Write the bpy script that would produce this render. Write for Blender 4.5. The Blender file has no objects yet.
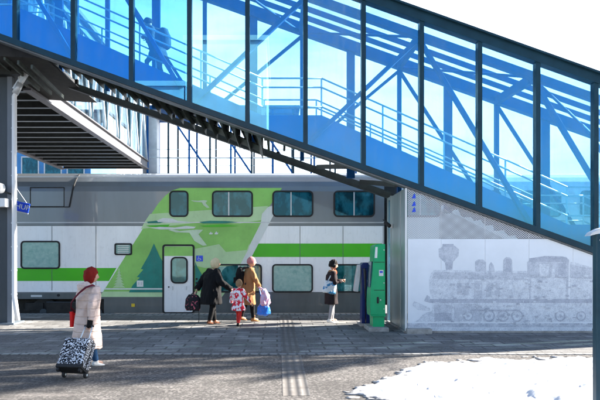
import bpy, bmesh, math, random
from mathutils import Vector, Matrix, noise
random.seed(7)
S = bpy.context.scene
COL = S.collection
R = math.radians
# ------------------------------------------------------------------ camera
CX, HY, F, CH = 278.0, 256.0, 600.0, 1.8
cd = bpy.data.cameras.new('camera'); cam = bpy.data.objects.new('camera', cd); COL.objects.link(cam)
cam.location = (0, 0, CH); cam.rotation_euler = (R(90), 0, 0)
cd.sensor_width = 36.0; cd.lens = 36.0
cd.shift_x = (300 - CX) / 600.0; cd.shift_y = (HY - 200) / 600.0
cd.clip_start = 0.05; cd.clip_end = 3000
S.camera = cam
# ------------------------------------------------------------------ light
SUN_AZ, SUN_EL = 17.0, 26.0          # azimuth measured from +X towards +Y (behind the train)
w = bpy.data.worlds.new('World'); S.world = w; w.use_nodes = True
nt = w.node_tree; bg = nt.nodes['Background']
sky = nt.nodes.new('ShaderNodeTexSky'); sky.sky_type = 'NISHITA'; sky.sun_disc = False
sky.sun_elevation = R(SUN_EL); sky.sun_rotation = R(90 - SUN_AZ)
sky.air_density = 1.0; sky.dust_density = 1.0; sky.ozone_density = 4.0
# thin bright cloud veil low in the sky on the sunny side, blue sky above and behind
N = nt.nodes.new; LK = nt.links.new
tcw = N('ShaderNodeTexCoord'); sep = N('ShaderNodeSeparateXYZ'); LK(tcw.outputs['Generated'], sep.inputs[0])
nz = N('ShaderNodeTexNoise'); nz.inputs['Scale'].default_value = 2.6; nz.inputs['Detail'].default_value = 6
mpw = N('ShaderNodeMapping'); mpw.inputs['Scale'].default_value = (1, 1, 3.2); LK(tcw.outputs['Generated'], mpw.inputs[0]); LK(mpw.outputs[0], nz.inputs['Vector'])
def wm(op, a, b, cl=False):
    m = N('ShaderNodeMath'); m.operation = op; m.use_clamp = cl
    for s_, v_ in ((m.inputs[0], a), (m.inputs[1], b)):
        if isinstance(v_, (int, float)): s_.default_value = v_
        else: LK(v_, s_)
    return m.outputs[0]
low = wm('MULTIPLY', wm('SUBTRACT', .72, sep.outputs['Z']), 3.2, True)
side = wm('MULTIPLY', wm('ADD', sep.outputs['Y'], .15), 2.2, True)
cl = wm('MULTIPLY', wm('SUBTRACT', nz.outputs['Fac'], .22), 3.6, True)
msk = wm('MULTIPLY', wm('MULTIPLY', low, side), cl)
mxw = N('ShaderNodeMix'); mxw.data_type = 'RGBA'; LK(msk, mxw.inputs[0]); LK(sky.outputs[0], mxw.inputs[6]); mxw.inputs[7].default_value = (9.0, 9.5, 10.3, 1)
LK(mxw.outputs[2], bg.inputs[0]); bg.inputs[1].default_value = 0.056
sd = bpy.data.lights.new('sun', 'SUN'); sd.energy = 5.0; sd.angle = R(0.5); sd.color = (1, .93, .84)
sun = bpy.data.objects.new('sun', sd); COL.objects.link(sun)
sv = Vector((math.cos(R(SUN_AZ)) * math.cos(R(SUN_EL)), math.sin(R(SUN_AZ)) * math.cos(R(SUN_EL)), math.sin(R(SUN_EL))))
sun.rotation_euler = sv.to_track_quat('Z', 'Y').to_euler(); sun.location = (20, 10, 20)
S.view_settings.view_transform = 'Standard'; S.view_settings.look = 'None'
S.view_settings.exposure = 2.65; S.view_settings.gamma = 1.0
S.view_settings.use_curve_mapping = False
S.cycles.transparent_max_bounces = 32
S.cycles.max_bounces = 10

def P(px, py, Y):
    return Vector(((px - CX) * Y / F, Y, CH + (HY - py) * Y / F))

# ------------------------------------------------------------------ materials
def newmat(name):
    m = bpy.data.materials.new(name); m.use_nodes = True
    n = m.node_tree; n.nodes.clear()
    out = n.nodes.new('ShaderNodeOutputMaterial')
    return m, n, out
def coords(n, scale=(1, 1, 1), rot=(0, 0, 0)):
    tc = n.nodes.new('ShaderNodeTexCoord'); mp = n.nodes.new('ShaderNodeMapping')
    mp.inputs['Scale'].default_value = scale; mp.inputs['Rotation'].default_value = rot
    n.links.new(tc.outputs['Object'], mp.inputs[0]); return mp.outputs[0]
def tex_noise(n, co, scale, detail=6, rough=.6):
    t = n.nodes.new('ShaderNodeTexNoise'); t.inputs['Scale'].default_value = scale
    t.inputs['Detail'].default_value = detail; t.inputs['Roughness'].default_value = rough
    n.links.new(co, t.inputs['Vector']); return t.outputs['Fac']
def ramp(n, fac, stops):
    r = n.nodes.new('ShaderNodeValToRGB'); e = r.color_ramp.elements
    while len(e) < len(stops): e.new(.5)
    for i, (p, c) in enumerate(stops):
        e[i].position = p
        e[i].color = (c, c, c, 1) if isinstance(c, (int, float)) else (c[0], c[1], c[2], 1)
    n.links.new(fac, r.inputs[0]); return r.outputs[0]
def mixc(n, fac, a, b, mode='MIX'):
    m = n.nodes.new('ShaderNodeMix'); m.data_type = 'RGBA'; m.blend_type = mode
    for sock, v in ((m.inputs[0], fac), (m.inputs[6], a), (m.inputs[7], b)):
        if isinstance(v, (int, float)): sock.default_value = v
        elif isinstance(v, (tuple, list)): sock.default_value = (v[0], v[1], v[2], 1)
        else: n.links.new(v, sock)
    return m.outputs[2]
def math_(n, op, a, b=None):
    m = n.nodes.new('ShaderNodeMath'); m.operation = op
    for s, v in ((m.inputs[0], a), (m.inputs[1], b)):
        if v is None: continue
        if isinstance(v, (int, float)): s.default_value = v
        else: n.links.new(v, s)
    return m.outputs[0]
def pbr(n, out, color, rough=.5, metal=0, bump=None, bstr=.3, bdist=.01, coat=0, spec=.5):
    b = n.nodes.new('ShaderNodeBsdfPrincipled')
    for s, v in ((b.inputs['Base Color'], color), (b.inputs['Roughness'], rough)):
        if isinstance(v, (int, float)): s.default_value = v
        elif isinstance(v, (tuple, list)): s.default_value = (v[0], v[1], v[2], 1)
        else: n.links.new(v, s)
    b.inputs['Metallic'].default_value = metal; b.inputs['Coat Weight'].default_value = coat
    b.inputs['Specular IOR Level'].default_value = spec
    if bump is not None:
        bu = n.nodes.new('ShaderNodeBump'); bu.inputs['Strength'].default_value = bstr; bu.inputs['Distance'].default_value = bdist
        n.links.new(bump, bu.inputs['Height']); n.links.new(bu.outputs[0], b.inputs['Normal'])
    n.links.new(b.outputs[0], out.inputs[0]); return b
def paint(name, c, rough=.45, var=.18, scale=3, metal=0, coat=0, bstr=.05, streak=False):
    spec = .22 if name.startswith(('art_', 'machine', 'train_green', 'mullion', 'stringer', 'structural')) else .45
    if spec < .3: coat = 0
    m, n, out = newmat(name)
    co = coords(n, (1, 1, .25) if streak else (1, 1, 1))
    f = tex_noise(n, co, scale)
    f2 = tex_noise(n, co, scale * 14, 4)
    d = tuple(x * (1 - var) for x in c); l = tuple(min(1, x * (1 + var * .6)) for x in c)
    col = mixc(n, ramp(n, f, [(.35, 0), (.65, 1)]), d, l)
    if name.startswith(('train', 'art_')):
        g1 = ramp(n, tex_noise(n, coords(n, (5, 5, .35)), 2.2, 6, .7), [(.52, 0), (.74, .12)])
        g2 = ramp(n, tex_noise(n, coords(n, (1, 1, 1)), 7, 8, .8), [(.55, 0), (.75, .22)])
        col = mixc(n, g1, col, (.13, .11, .09)); col = mixc(n, g2, col, (.16, .14, .12))
    rr = n.nodes.new('ShaderNodeMapRange'); rr.inputs[3].default_value = rough * .8; rr.inputs[4].default_value = min(1, rough * 1.25)
    n.links.new(f2, rr.inputs[0])
    pbr(n, out, col, rr.outputs[0], metal, f2, bstr, .004, coat, spec)
    return m
def fabric(name, c, var=.25, scale=60, c2=None):
    m, n, out = newmat(name); co = coords(n)
    f = tex_noise(n, co, scale, 3); g = tex_noise(n, co, 5, 4)
    d = tuple(x * (1 - var) for x in c)
    col = mixc(n, ramp(n, g, [(.35, 0), (.7, 1)]), d, c2 or c)
    pbr(n, out, col, .9, 0, f, .5, .004, 0, .25)
    return m
M = {}
M['mullion'] = paint('mullion_paint', (.008, .035, .055), .35)
M['steel'] = paint('structural_steel_paint', (.002, .08, .27), .6)  # greyish steel; glass tint and reflected sky put into this blue
M['stringer'] = paint('stringer_paint', (.002, .13, .46), .65, .1, 1.2)  # sky reflected in the glass put into the stringer blue as well
M['rail'] = paint('handrail_steel', (.62, .68, .70), .3, .1, 8, .3)
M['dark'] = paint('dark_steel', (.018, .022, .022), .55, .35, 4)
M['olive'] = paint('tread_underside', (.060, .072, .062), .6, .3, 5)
M['galv'] = paint('pale_galvanised_steel', (.50, .52, .54), .4, .12, 3, .35)
M['girder'] = paint('girder_paint', (.09, .09, .10), .5, .15, 3)
M['trim'] = paint('grey_trim', (.10, .11, .12), .5)
M['whitepaint'] = paint('white_weathered_paint', (.72, .72, .72), .45, .1, 3, streak=True)
M['pillar'] = paint('grey_pillar_paint', (.13, .16, .19), .5, .2, 2, streak=True)
M['pillar_dark'] = paint('pillar_shade_dark_paint', (.035, .045, .055), .5, .2, 2, streak=True)
M['concrete'] = paint('concrete', (.30, .29, .27), .9, .3, 6, bstr=.4)
M['black'] = paint('black_rubber', (.012, .012, .013), .7)
M['train_grey'] = paint('train_grey_metallic', (.165, .185, .205), .36, .12, .8, .35, .5, .02, True)
M['train_white'] = paint('train_white', (.80, .81, .82), .28, .06, .9, 0, .4, .02, True)
M['train_skirt'] = paint('train_skirt', (.085, .10, .105), .4, .2, 2, 0, .2, .03, True)
M['train_green'] = paint('train_green', (.07, .46, .02), .3, .08, 1, 0, .4, .02)
M['art_green'] = paint('art_light_green', (.26, .56, .13), .3, .18, .9, 0, .4, .02)
M['art_pale'] = paint('art_pale_green', (.47, .66, .36), .3, .1, 1.5, 0, .4, .02)
M['art_mid'] = paint('art_mid_green', (.10, .38, .04), .3, .1, 1.5, 0, .4, .02)
M['art_teal'] = paint('art_teal', (.012, .21, .17), .3, .15, 3, 0, .4, .02)
M['art_white'] = paint('art_white', (.66, .69, .66), .3, .06, 3, 0, .4, .02)
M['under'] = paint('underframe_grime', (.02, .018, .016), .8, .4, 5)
M['yellow'] = paint('yellow_label', (.75, .52, .02), .5)
M['blue'] = paint('blue_enamel', (.01, .06, .62), .4)
M['machine_green'] = paint('machine_green', (.006, .34, .13), .35, .12, 2, 0, .3)
M['machine_blue'] = paint('machine_blue', (.008, .022, .12), .35, .15, 2, 0, .3)
M['panel'] = paint('brushed_wall_panel', (.34, .40, .40), .35, .25, 1.5, .2, 0, .05, True)
M['roofbrown'] = paint('roof_sheet', (.12, .12, .12), .7)

def glass(name, trans, refl, fac=.10, rough=.0, top=.8, film=.05):
    m, n, out = newmat(name)
    t = n.nodes.new('ShaderNodeBsdfTransparent'); t.inputs[0].default_value = (*trans, 1)
    g = n.nodes.new('ShaderNodeBsdfGlossy'); g.inputs[0].default_value = (*refl, 1); g.inputs['Roughness'].default_value = rough
    fr = n.nodes.new('ShaderNodeLayerWeight'); fr.inputs[0].default_value = .25
    mr = n.nodes.new('ShaderNodeMapRange'); mr.inputs[1].default_value = 0; mr.inputs[2].default_value = 1
    mr.inputs[3].default_value = fac; mr.inputs[4].default_value = top
    n.links.new(fr.outputs['Fresnel'], mr.inputs[0])
    # faint film of dust on the pane
    d = n.nodes.new('ShaderNodeBsdfDiffuse'); d.inputs[0].default_value = (.5, .55, .58, 1)
    co = coords(n, (1, 1, .5)); f = ramp(n, tex_noise(n, co, 2.5), [(.42, 0), (.8, film)])
    st_ = ramp(n, tex_noise(n, coords(n, (9, 1, .5)), 1.3, 5, .7), [(.50, 0), (.75, film * .8)]); f = math_(n, 'ADD', f, st_)
    a = n.nodes.new('ShaderNodeMixShader'); b = n.nodes.new('ShaderNodeMixShader')
    n.links.new(mr.outputs[0], a.inputs[0]); n.links.new(t.outputs[0], a.inputs[1]); n.links.new(g.outputs[0], a.inputs[2])
    n.links.new(f, b.inputs[0]); n.links.new(a.outputs[0], b.inputs[1]); n.links.new(d.outputs[0], b.inputs[2])
    n.links.new(b.outputs[0], out.inputs[0]); return m
M['glass'] = glass('blue_tinted_glass', (.70, .93, 1), (.24, .68, 1), .18)
M['glass_deep'] = glass('deep_blue_tinted_glass', (.50, .86, 1), (.16, .60, 1), .22)
M['glass_pale'] = glass('pale_blue_tinted_glass', (.74, .94, 1), (.38, .76, 1), .20, film=.10)
M['glass_far'] = glass('pale_tinted_glass', (.97, .99, 1), (.6, .85, 1), .05)
M['roof_glass'] = glass('roof_glass', (.93, .98, 1), (.5, .8, 1), .03, top=.12)

def dark_glass(name, c, c2, rough=.03, scale=2.5):
    m, n, out = newmat(name); co = coords(n)
    f = tex_noise(n, co, scale, 3)
    col = mixc(n, ramp(n, f, [(.42, 0), (.62, 1)]), c, c2)
    pbr(n, out, col, rough, 0, None, spec=.2); return m
M['win'] = dark_glass('train_window_glass', (.004, .035, .05), (.01, .09, .12))
M['win_teal'] = dark_glass('lower_window_glass', (.02, .16, .16), (.12, .34, .32), .05, 3.5)
def coach_glass(name, c, c2, mixf, tint):
    m, n, out = newmat(name); co = coords(n, (1, 1, .6))
    f = tex_noise(n, co, 3.0, 3)
    col = mixc(n, ramp(n, f, [(.45, 0), (.60, 1)]), c, c2)
    b = pbr(n, out, col, .06, 0, None, spec=.12)
    g = n.nodes.new('ShaderNodeBsdfGlossy'); g.inputs[0].default_value = (*tint, 1); g.inputs['Roughness'].default_value = .012
    bu = n.nodes.new('ShaderNodeBump'); bu.inputs['Strength'].default_value = .06; bu.inputs['Distance'].default_value = .02
    n.links.new(tex_noise(n, co, 1.7, 2), bu.inputs['Height']); n.links.new(bu.outputs[0], g.inputs['Normal'])
    mx = n.nodes.new('ShaderNodeMixShader'); mx.inputs[0].default_value = mixf
    n.links.new(b.outputs[0], mx.inputs[1]); n.links.new(g.outputs[0], mx.inputs[2]); n.links.new(mx.outputs[0], out.inputs[0]); return m
M['win'] = coach_glass('train_window_glass', (.003, .03, .045), (.012, .10, .14), .045, (.35, .85, 1))
M['win_teal'] = coach_glass('lower_window_glass', (.006, .07, .075), (.04, .19, .20), .08, (.55, .92, .95))
def frosted():
    m, n, out = newmat('frosted_window_glass'); co = coords(n)
    f = tex_noise(n, co, 9, 8, .7); g = tex_noise(n, co, 1.6, 3)
    col = mixc(n, ramp(n, f, [(.35, 0), (.65, 1)]), (.13, .32, .29), (.28, .46, .42))
    col = mixc(n, ramp(n, g, [(.4, 0), (.7, .6)]), col, (.22, .42, .38))
    pbr(n, out, col, .12, 0, f, .3, .004, spec=.7); return m
M['frost'] = frosted()
# ------------------------------------------------------------------ helpers
class MB:
    def __init__(s): s.bm = bmesh.new()
    def prism(s, pts, ext):
        """polygon pts (3D, planar) extruded by vector ext"""
        a = [s.bm.verts.new(p) for p in pts]; e = Vector(ext)
        b = [s.bm.verts.new(Vector(p) + e) for p in pts]; n = len(pts)
        s.bm.faces.new(a[::-1]); s.bm.faces.new(b)
        for i in range(n): s.bm.faces.new((a[i], a[(i + 1) % n], b[(i + 1) % n], b[i]))
        return s
    def box(s, x0, x1, y0, y1, z0, z1):
        return s.prism([(x0, y0, z0), (x1, y0, z0), (x1, y0, z1), (x0, y0, z1)], (0, y1 - y0, 0))
    def sheet(s, pts):
        s.bm.faces.new([s.bm.verts.new(p) for p in pts]); return s
    def xz(s, pts, y0, y1):
        return s.prism([(p[0], y0, p[1]) for p in pts], (0, y1 - y0, 0))
    def bar(s, a, b, w, h, up=(0, 0, 1)):
        a = Vector(a); b = Vector(b); d = (b - a).normalized(); u = Vector(up)
        if abs(d.dot(u)) > .98: u = Vector((0, 1, 0))
        r = d.cross(u).normalized(); u = r.cross(d).normalized()
        q = [a + r * w / 2 + u * h / 2, a - r * w / 2 + u * h / 2, a - r * w / 2 - u * h / 2, a + r * w / 2 - u * h / 2]
        return s.prism(q, b - a)
    def tube(s, pts, rad, seg=10, cap=True, flat=None):
        """pts list; rad float or list (or list of (r1,r2)); flat = reference side vector for r1"""
        pts = [Vector(p) for p in pts]; n = len(pts)
        rads = [rad] * n if isinstance(rad, (int, float)) else rad
        rings = []; ref = Vector(flat) if flat else None; prev = None
        for i, p in enumerate(pts):
            d = (pts[min(i + 1, n - 1)] - pts[max(i - 1, 0)]).normalized()
            if prev is None:
                r0 = ref or (Vector((0, 0, 1)) if abs(d.z) < .9 else Vector((1, 0, 0)))
            else: r0 = ref or prev
            a = (r0 - d * r0.dot(d))
            a = a.normalized() if a.length > 1e-5 else d.orthogonal().normalized()
            b = d.cross(a); prev = a
            r = rads[i]; r1, r2 = (r, r) if isinstance(r, (int, float)) else r
            rings.append([s.bm.verts.new(p + a * math.cos(t) * r1 + b * math.sin(t) * r2) for t in [2 * math.pi * k / seg for k in range(seg)]])
        for i in range(n - 1):
            for k in range(seg):
                s.bm.faces.new((rings[i][k], rings[i][(k + 1) % seg], rings[i + 1][(k + 1) % seg], rings[i + 1][k]))
        if cap: s.bm.faces.new(rings[0][::-1]); s.bm.faces.new(rings[-1])
        return s
    def ball(s, c, r, seg=14, rings=10):
        r = (r, r, r) if isinstance(r, (int, float)) else r
        bmesh.ops.create_uvsphere(s.bm, u_segments=seg, v_segments=rings, radius=1,
                                  matrix=Matrix.Translation(c) @ Matrix.Diagonal((*r, 1)))
        return s
    def build(s, name, mat, parent=None, smooth=False, bevel=0, loc=None):
        bmesh.ops.recalc_face_normals(s.bm, faces=s.bm.faces)
        me = bpy.data.meshes.new(name); s.bm.to_mesh(me); s.bm.free()
        me.materials.append(mat)
        o = bpy.data.objects.new(name, me); COL.objects.link(o)
        if parent is not None: o.parent = parent
        if smooth:
            for p in me.polygons: p.use_smooth = True
        if bevel:
            b = o.modifiers.new('bevel', 'BEVEL'); b.width = bevel; b.segments = 2; b.limit_method = 'ANGLE'
        if loc: o.location = loc
        return o
def tag(o, label=None, cat=None, group=None, kind=None):
    if label: o['label'] = label
    if cat: o['category'] = cat
    if group: o['group'] = group
    if kind: o['kind'] = kind
    return o
def empty(name, label=None, cat=None, group=None, loc=(0, 0, 0), rz=0):
    o = bpy.data.objects.new(name, None); COL.objects.link(o); o.location = loc; o.rotation_euler = (0, 0, rz)
    o.empty_display_size = .2
    return tag(o, label, cat, group)
def copy_tree(o, parent=None):
    c = o.copy(); COL.objects.link(c)
    if parent is not None: c.parent = parent
    for ch in list(o.children): copy_tree(ch, c).matrix_parent_inverse = ch.matrix_parent_inverse.copy()
    return c
def frame_at(root):
    """parts are modelled in world coordinates: shift their mesh so that the root may sit at the base"""
    for ch in root.children:
        if ch.type == 'MESH' and not ch.get('_sh'):
            ch.matrix_parent_inverse = root.matrix_basis.inverted()
def rrect(x0, x1, z0, z1, r, seg=5):
    pts = []
    for cx, cz, a0 in ((x1 - r, z1 - r, 0), (x0 + r, z1 - r, 90), (x0 + r, z0 + r, 180), (x1 - r, z0 + r, 270)):
        for k in range(seg + 1):
            a = R(a0 + 90 * k / seg); pts.append((cx + r * math.cos(a), cz + r * math.sin(a)))
    return pts
def ring_frame(mb, outer, inner, y0, y1):
    """frame between two outlines with the same point count, in XZ, from y0 to y1"""
    bm = mb.bm; n = len(outer)
    V = [[bm.verts.new((p[0], y, p[1])) for p in o] for o in (outer, inner) for y in (y0, y1)]
    of, ob, i_f, ib = V
    for k in range(n):
        j = (k + 1) % n
        bm.faces.new((of[k], of[j], i_f[j], i_f[k])); bm.faces.new((ob[j], ob[k], ib[k], ib[j]))
        bm.faces.new((of[j], of[k], ob[k], ob[j])); bm.faces.new((i_f[k], i_f[j], ib[j], ib[k]))
    return mb

# ------------------------------------------------------------------ ground
def asphalt_mat():
    m, n, out = newmat('asphalt_with_grit'); co = coords(n)
    a = tex_noise(n, co, 26, 9, .8); b = tex_noise(n, co, .8, 5); c = tex_noise(n, co, 90, 4, .8)
    v = n.nodes.new('ShaderNodeTexVoronoi'); v.inputs['Scale'].default_value = 34; n.links.new(co, v.inputs['Vector'])
    grit = ramp(n, v.outputs['Color'], [(.55, 0), (.8, 1)])
    col = mixc(n, ramp(n, a, [(.38, 0), (.62, 1)]), (.038, .038, .038), (.185, .172, .162))
    col = mixc(n, mixc(n, .55, (0, 0, 0), grit), col, (.40, .375, .35))
    col = mixc(n, ramp(n, b, [(.4, 0), (.7, .45)]), col, (.07, .065, .06))
    e = tex_noise(n, co, .35, 3); col = mixc(n, ramp(n, e, [(.5, 0), (.56, .35)]), col, (.045, .042, .04))
    e2 = tex_noise(n, coords(n, (.3, 2.5, 1)), 1.4, 4); col = mixc(n, ramp(n, e2, [(.56, 0), (.68, .35)]), col, (.30, .27, .25))
    h = mixc(n, .5, a, c)
    pbr(n, out, col, .85, 0, h, 1.0, .05, 0, .3); return m
def paver_mat():
    m, n, out = newmat('concrete_pavers'); co = coords(n)
    wn = n.nodes.new('ShaderNodeTexNoise'); wn.inputs['Scale'].default_value = 2; n.links.new(co, wn.inputs['Vector'])
    va = n.nodes.new('ShaderNodeVectorMath'); va.operation = 'MULTIPLY_ADD'
    n.links.new(wn.outputs['Color'], va.inputs[0]); va.inputs[1].default_value = (.04, .04, 0); n.links.new(co, va.inputs[2])
    br = n.nodes.new('ShaderNodeTexBrick'); n.links.new(va.outputs[0], br.inputs['Vector'])
    br.inputs['Scale'].default_value = 1; br.inputs['Brick Width'].default_value = .62; br.inputs['Row Height'].default_value = .34
    br.inputs['Mortar Size'].default_value = .022; br.inputs['Mortar Smooth'].default_value = .3; br.inputs['Bias'].default_value = -.1
    br.inputs['Color1'].default_value = (.12, .12, .12, 1); br.inputs['Color2'].default_value = (.30, .29, .275, 1)
    br.inputs['Mortar'].default_value = (.035, .033, .03, 1)
    a = tex_noise(n, co, 1.1, 6); b = tex_noise(n, co, 30, 6, .7)
    col = mixc(n, ramp(n, a, [(.42, 0), (.58, .8)]), br.outputs['Color'], (.065, .064, .062))
    pz = tex_noise(n, co, 4.5, 7, .75); col = mixc(n, ramp(n, pz, [(.50, 0), (.66, .6)]), col, (.06, .058, .055))
    col = mixc(n, ramp(n, b, [(.4, .0), (.75, .4)]), col, (.38, .37, .35))
    inv = math_(n, 'SUBTRACT', 1.0, br.outputs['Fac'])
    h = math_(n, 'ADD', inv, math_(n, 'MULTIPLY', b, .35))
    pbr(n, out, col, .85, 0, h, .8, .015, 0, .3); return m
def edge_mat():
    m, n, out = newmat('platform_edge_slabs'); co = coords(n)
    wv = n.nodes.new('ShaderNodeTexWave'); wv.bands_direction = 'X'; wv.inputs['Scale'].default_value = 1.8; n.links.new(co, wv.inputs['Vector'])
    wv.inputs['Distortion'].default_value = .6
    b = tex_noise(n, co, 14, 6, .7)
    col = mixc(n, ramp(n, wv.outputs['Fac'], [(.05, 0), (.25, 1)]), (.10, .10, .10), (.24, .24, .235))
    col = mixc(n, ramp(n, b, [(.4, 0), (.7, .5)]), col, (.15, .148, .14))
    pbr(n, out, col, .85, 0, b, .5, .01, 0, .3); return m
def tactile_mat():
    m, n, out = newmat('ribbed_guide_slabs'); co = coords(n)
    wv = n.nodes.new('ShaderNodeTexWave'); wv.bands_direction = 'X'; wv.inputs['Scale'].default_value = 2.6; n.links.new(co, wv.inputs['Vector'])
    b = tex_noise(n, co, 30, 6, .7)
    v = n.nodes.new('ShaderNodeTexWave'); v.bands_direction = 'Y'; v.inputs['Scale'].default_value = .5; n.links.new(co, v.inputs['Vector'])
    col = mixc(n, ramp(n, wv.outputs['Fac'], [(.35, 0), (.6, 1)]), (.10, .095, .09), (.185, .18, .17))
    col = mixc(n, ramp(n, b, [(.4, 0), (.7, .6)]), col, (.16, .155, .145))
    col = mixc(n, ramp(n, v.outputs['Fac'], [(.0, 1), (.03, 0)]), col, (.04, .04, .04))
    dz = tex_noise(n, co, 2.2, 7, .75); col = mixc(n, ramp(n, dz, [(.36, 0), (.56, .9)]), col, (.105, .096, .088))
    pbr(n, out, col, .85, 0, wv.outputs['Fac'], .6, .02, 0, .3); return m
def snow_mat():
    m, n, out = newmat('old_snow'); co = coords(n)
    a = tex_noise(n, co, 3, 6); b = tex_noise(n, co, 40, 6, .8); d = tex_noise(n, co, 9, 6, .75)
    col = mixc(n, ramp(n, a, [(.4, 0), (.75, 1)]), (.60, .61, .63), (.46, .47, .49))
    col = mixc(n, ramp(n, d, [(.58, 0), (.72, .75)]), col, (.22, .20, .18))
    sz = n.nodes.new('ShaderNodeSeparateXYZ'); n.links.new(co, sz.inputs[0])
    thin = ramp(n, math_(n, 'ADD', sz.outputs[2], math_(n, 'MULTIPLY', d, .05)), [(.032, .85), (.062, 0)])
    col = mixc(n, thin, col, (.21, .195, .18))
    h = math_(n, 'ADD', a, math_(n, 'MULTIPLY', b, .3))
    pbr(n, out, col, .7, 0, h, .7, .05, 0, .3); return m
M['asphalt'] = asphalt_mat(); M['paver'] = paver_mat(); M['edge'] = edge_mat(); M['tactile'] = tactile_mat(); M['snow'] = snow_mat()
M['ballast'] = paint('ballast', (.16, .15, .14), .95, .5, 25, bstr=.8)

g = MB().sheet([(-900, -900, -.75), (900, -900, -.75), (900, 1500, -.75), (-900, 1500, -.75)]).build('ground', M['ballast']); tag(g, kind='structure')
g = MB().box(-70, 70, -60, 18.30, -.74, 0).build('platform', M['asphalt']); tag(g, kind='structure')
KERB = 10.95
g = MB().sheet([(-60, KERB + .1, .004), (60, KERB + .1, .004), (60, 18.30, .004), (-60, 18.30, .004)]).build('pavement', M['paver']); tag(g, kind='structure')
g = MB().box(-60, 60, KERB - .03, KERB + .08, -.05, .012).build('kerb', M['edge']); tag(g, kind='structure')
g = MB().box(-70, 70, 18.30, 18.72, -.74, .01).build('platform_edge', M['edge']); tag(g, kind='structure')
g = MB().sheet([(.06, 11.05, .0095), (.42, 11.05, .0095), (.42, 18.3, .0095), (.06, 18.3, .0095)])
g.sheet([(.06, 7.7, .0035), (.42, 7.72, .0035), (.42, 10.9, .0035), (.06, 10.9, .0035)])
g.sheet([(-60, 16.9, .0085), (60, 16.9, .0085), (60, 17.25, .0085), (-60, 17.25, .0085)])
g = g.build('guide_paving', M['tactile']); tag(g, kind='structure')

# snow patch
def snow():
    bm = bmesh.new(); nx, ny = 300, 190; x0, x1, y0, y1 = .2, 13.5, 3.0, 11.0
    far = [(.2, 7.0), (1.0, 8.2), (1.6, 9.2), (2.4, 10.1), (3.6, 10.6), (5.8, 10.95), (14, 11.3)]
    def edge(x):
        for (a, b), (c, d) in zip(far, far[1:]):
            if x <= c: return b + (d - b) * (x - a) / (c - a)
        return far[-1][1]
    V = {}
    for i in range(nx + 1):
        for j in range(ny + 1):
            x = x0 + (x1 - x0) * i / nx; y = y0 + (y1 - y0) * j / ny
            d = edge(x) - y + .35 * noise.noise((x * 1.4, y * 1.4, 0)) + .18 * noise.noise((x * 5, y * 5, 2)) + .10 * noise.noise((x * 14, y * 14, 5)) + .07 * noise.noise((x * 33, y * 33, 7)) - .1
            dl = (x - .9) - .25 * (7.6 - y) * .0 + .5 * noise.noise((y * 1.3, 3, 1)) + .2 * noise.noise((x * 6, y * 6, 9))
            d = min(d, dl)
            d -= 1.1 * max(0, noise.noise((x * 8, y * 8, 31)) + .6 * noise.noise((x * 21, y * 21, 33))) * math.exp(-d * 2.2)
            if d < 0: continue
            h = .006 + .11 * (1 - math.exp(-d * .9)) * (1 + .25 * noise.noise((x * 9, y * 9, 6))) + (.05 * noise.noise((x * 2.2, y * 2.2, 8)) + .035 * noise.noise((x * 6, y * 6, 4)) + .02 * noise.noise((x * 15, y * 15, 1)) - .05 * max(0, noise.noise((x * 3.1, y * 4.3, 12)) - .25)) * min(1, d * 1.5)
            V[i, j] = bm.verts.new((x, y, max(h, .006)))
    for i in range(nx):
        for j in range(ny):
            k = [(i, j), (i + 1, j), (i + 1, j + 1), (i, j + 1)]
            q = [V[a] for a in k if a in V]
            if len(q) >= 3: bm.faces.new(q)
    be = [e for e in bm.edges if e.is_boundary]
    r = bmesh.ops.extrude_edge_only(bm, edges=be)
    for v in r['geom']:
        if isinstance(v, bmesh.types.BMVert): v.co.z = -.005
    me = bpy.data.meshes.new('snow_patch'); bm.to_mesh(me); bm.free(); me.materials.append(M['snow'])
    for p in me.polygons: p.use_smooth = True
    o = bpy.data.objects.new('snow_patch', me); COL.objects.link(o); tag(o, kind='structure'); return o
snow()

# ------------------------------------------------------------------ covered staircase
YN, YF = 14.0, 16.7
lb = lambda x: 4.595 - .36 * x
lt = lambda x: 8.66 - .355 * x
SL = .443
def floor(x):
    if x < -6.31: return 7.727
    if x < -.38: return 5.1 + (-.38 - x) * SL
    if x < 1.05: return 5.1
    if x < 6.98: return 5.1 - (x - 1.05) * SL
    if x < 8.37: return 2.473
    return max(0.0, 2.473 - (x - 8.37) * SL)
KN = [-7.9, -6.31, -.38, 1.05, 6.98, 8.37, 13.2]
MX = [-6.125 + 1.353 * k for k in range(-1, 15)]
XL, XR = MX[0], MX[-1]
def slopebar(mb, f, x0, x1, dz0, dz1, y0, y1):
    mb.xz([(x0, f(x0) + dz0), (x1, f(x1) + dz0), (x1, f(x1) + dz1), (x0, f(x0) + dz1)], y0, y1); return mb
st = empty('covered_staircase', 'blue glazed covered staircase sloping down to the right in front of the train', 'staircase', loc=(-6, YN, 0))
for i in range(len(MX) - 1):
    a, b = MX[i] + .05, MX[i + 1] - .05
    MB().xz([(a, lb(a) + .06), (b, lb(b) + .06), (b, lt(b) - .19), (a, lt(a) - .19)], YN + .03, YN + .042).build('glass_pane', M['glass_deep'] if i < 4 else M['glass_pale'] if i in (6, 11, 12, 13, 14) else M['glass'], st)
for x in MX:
    MB().xz([(x - .052, lb(x - .052) - .02), (x + .052, lb(x + .052) - .02), (x + .052, lt(x + .052) - .17), (x - .052, lt(x - .052) - .17)], YN - .05, YN + .13).build('mullion', M['mullion'], st)
slopebar(MB(), lt, XL - .1, XR + .1, -.21, 0, YN - .08, YN + .16).build('eave_beam', M['mullion'], st)
slopebar(MB(), lt, XL - .1, XR + .1, .003, .05, YN - .16, YN + .10).build('roof_flashing', M['mullion'], st)
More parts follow.
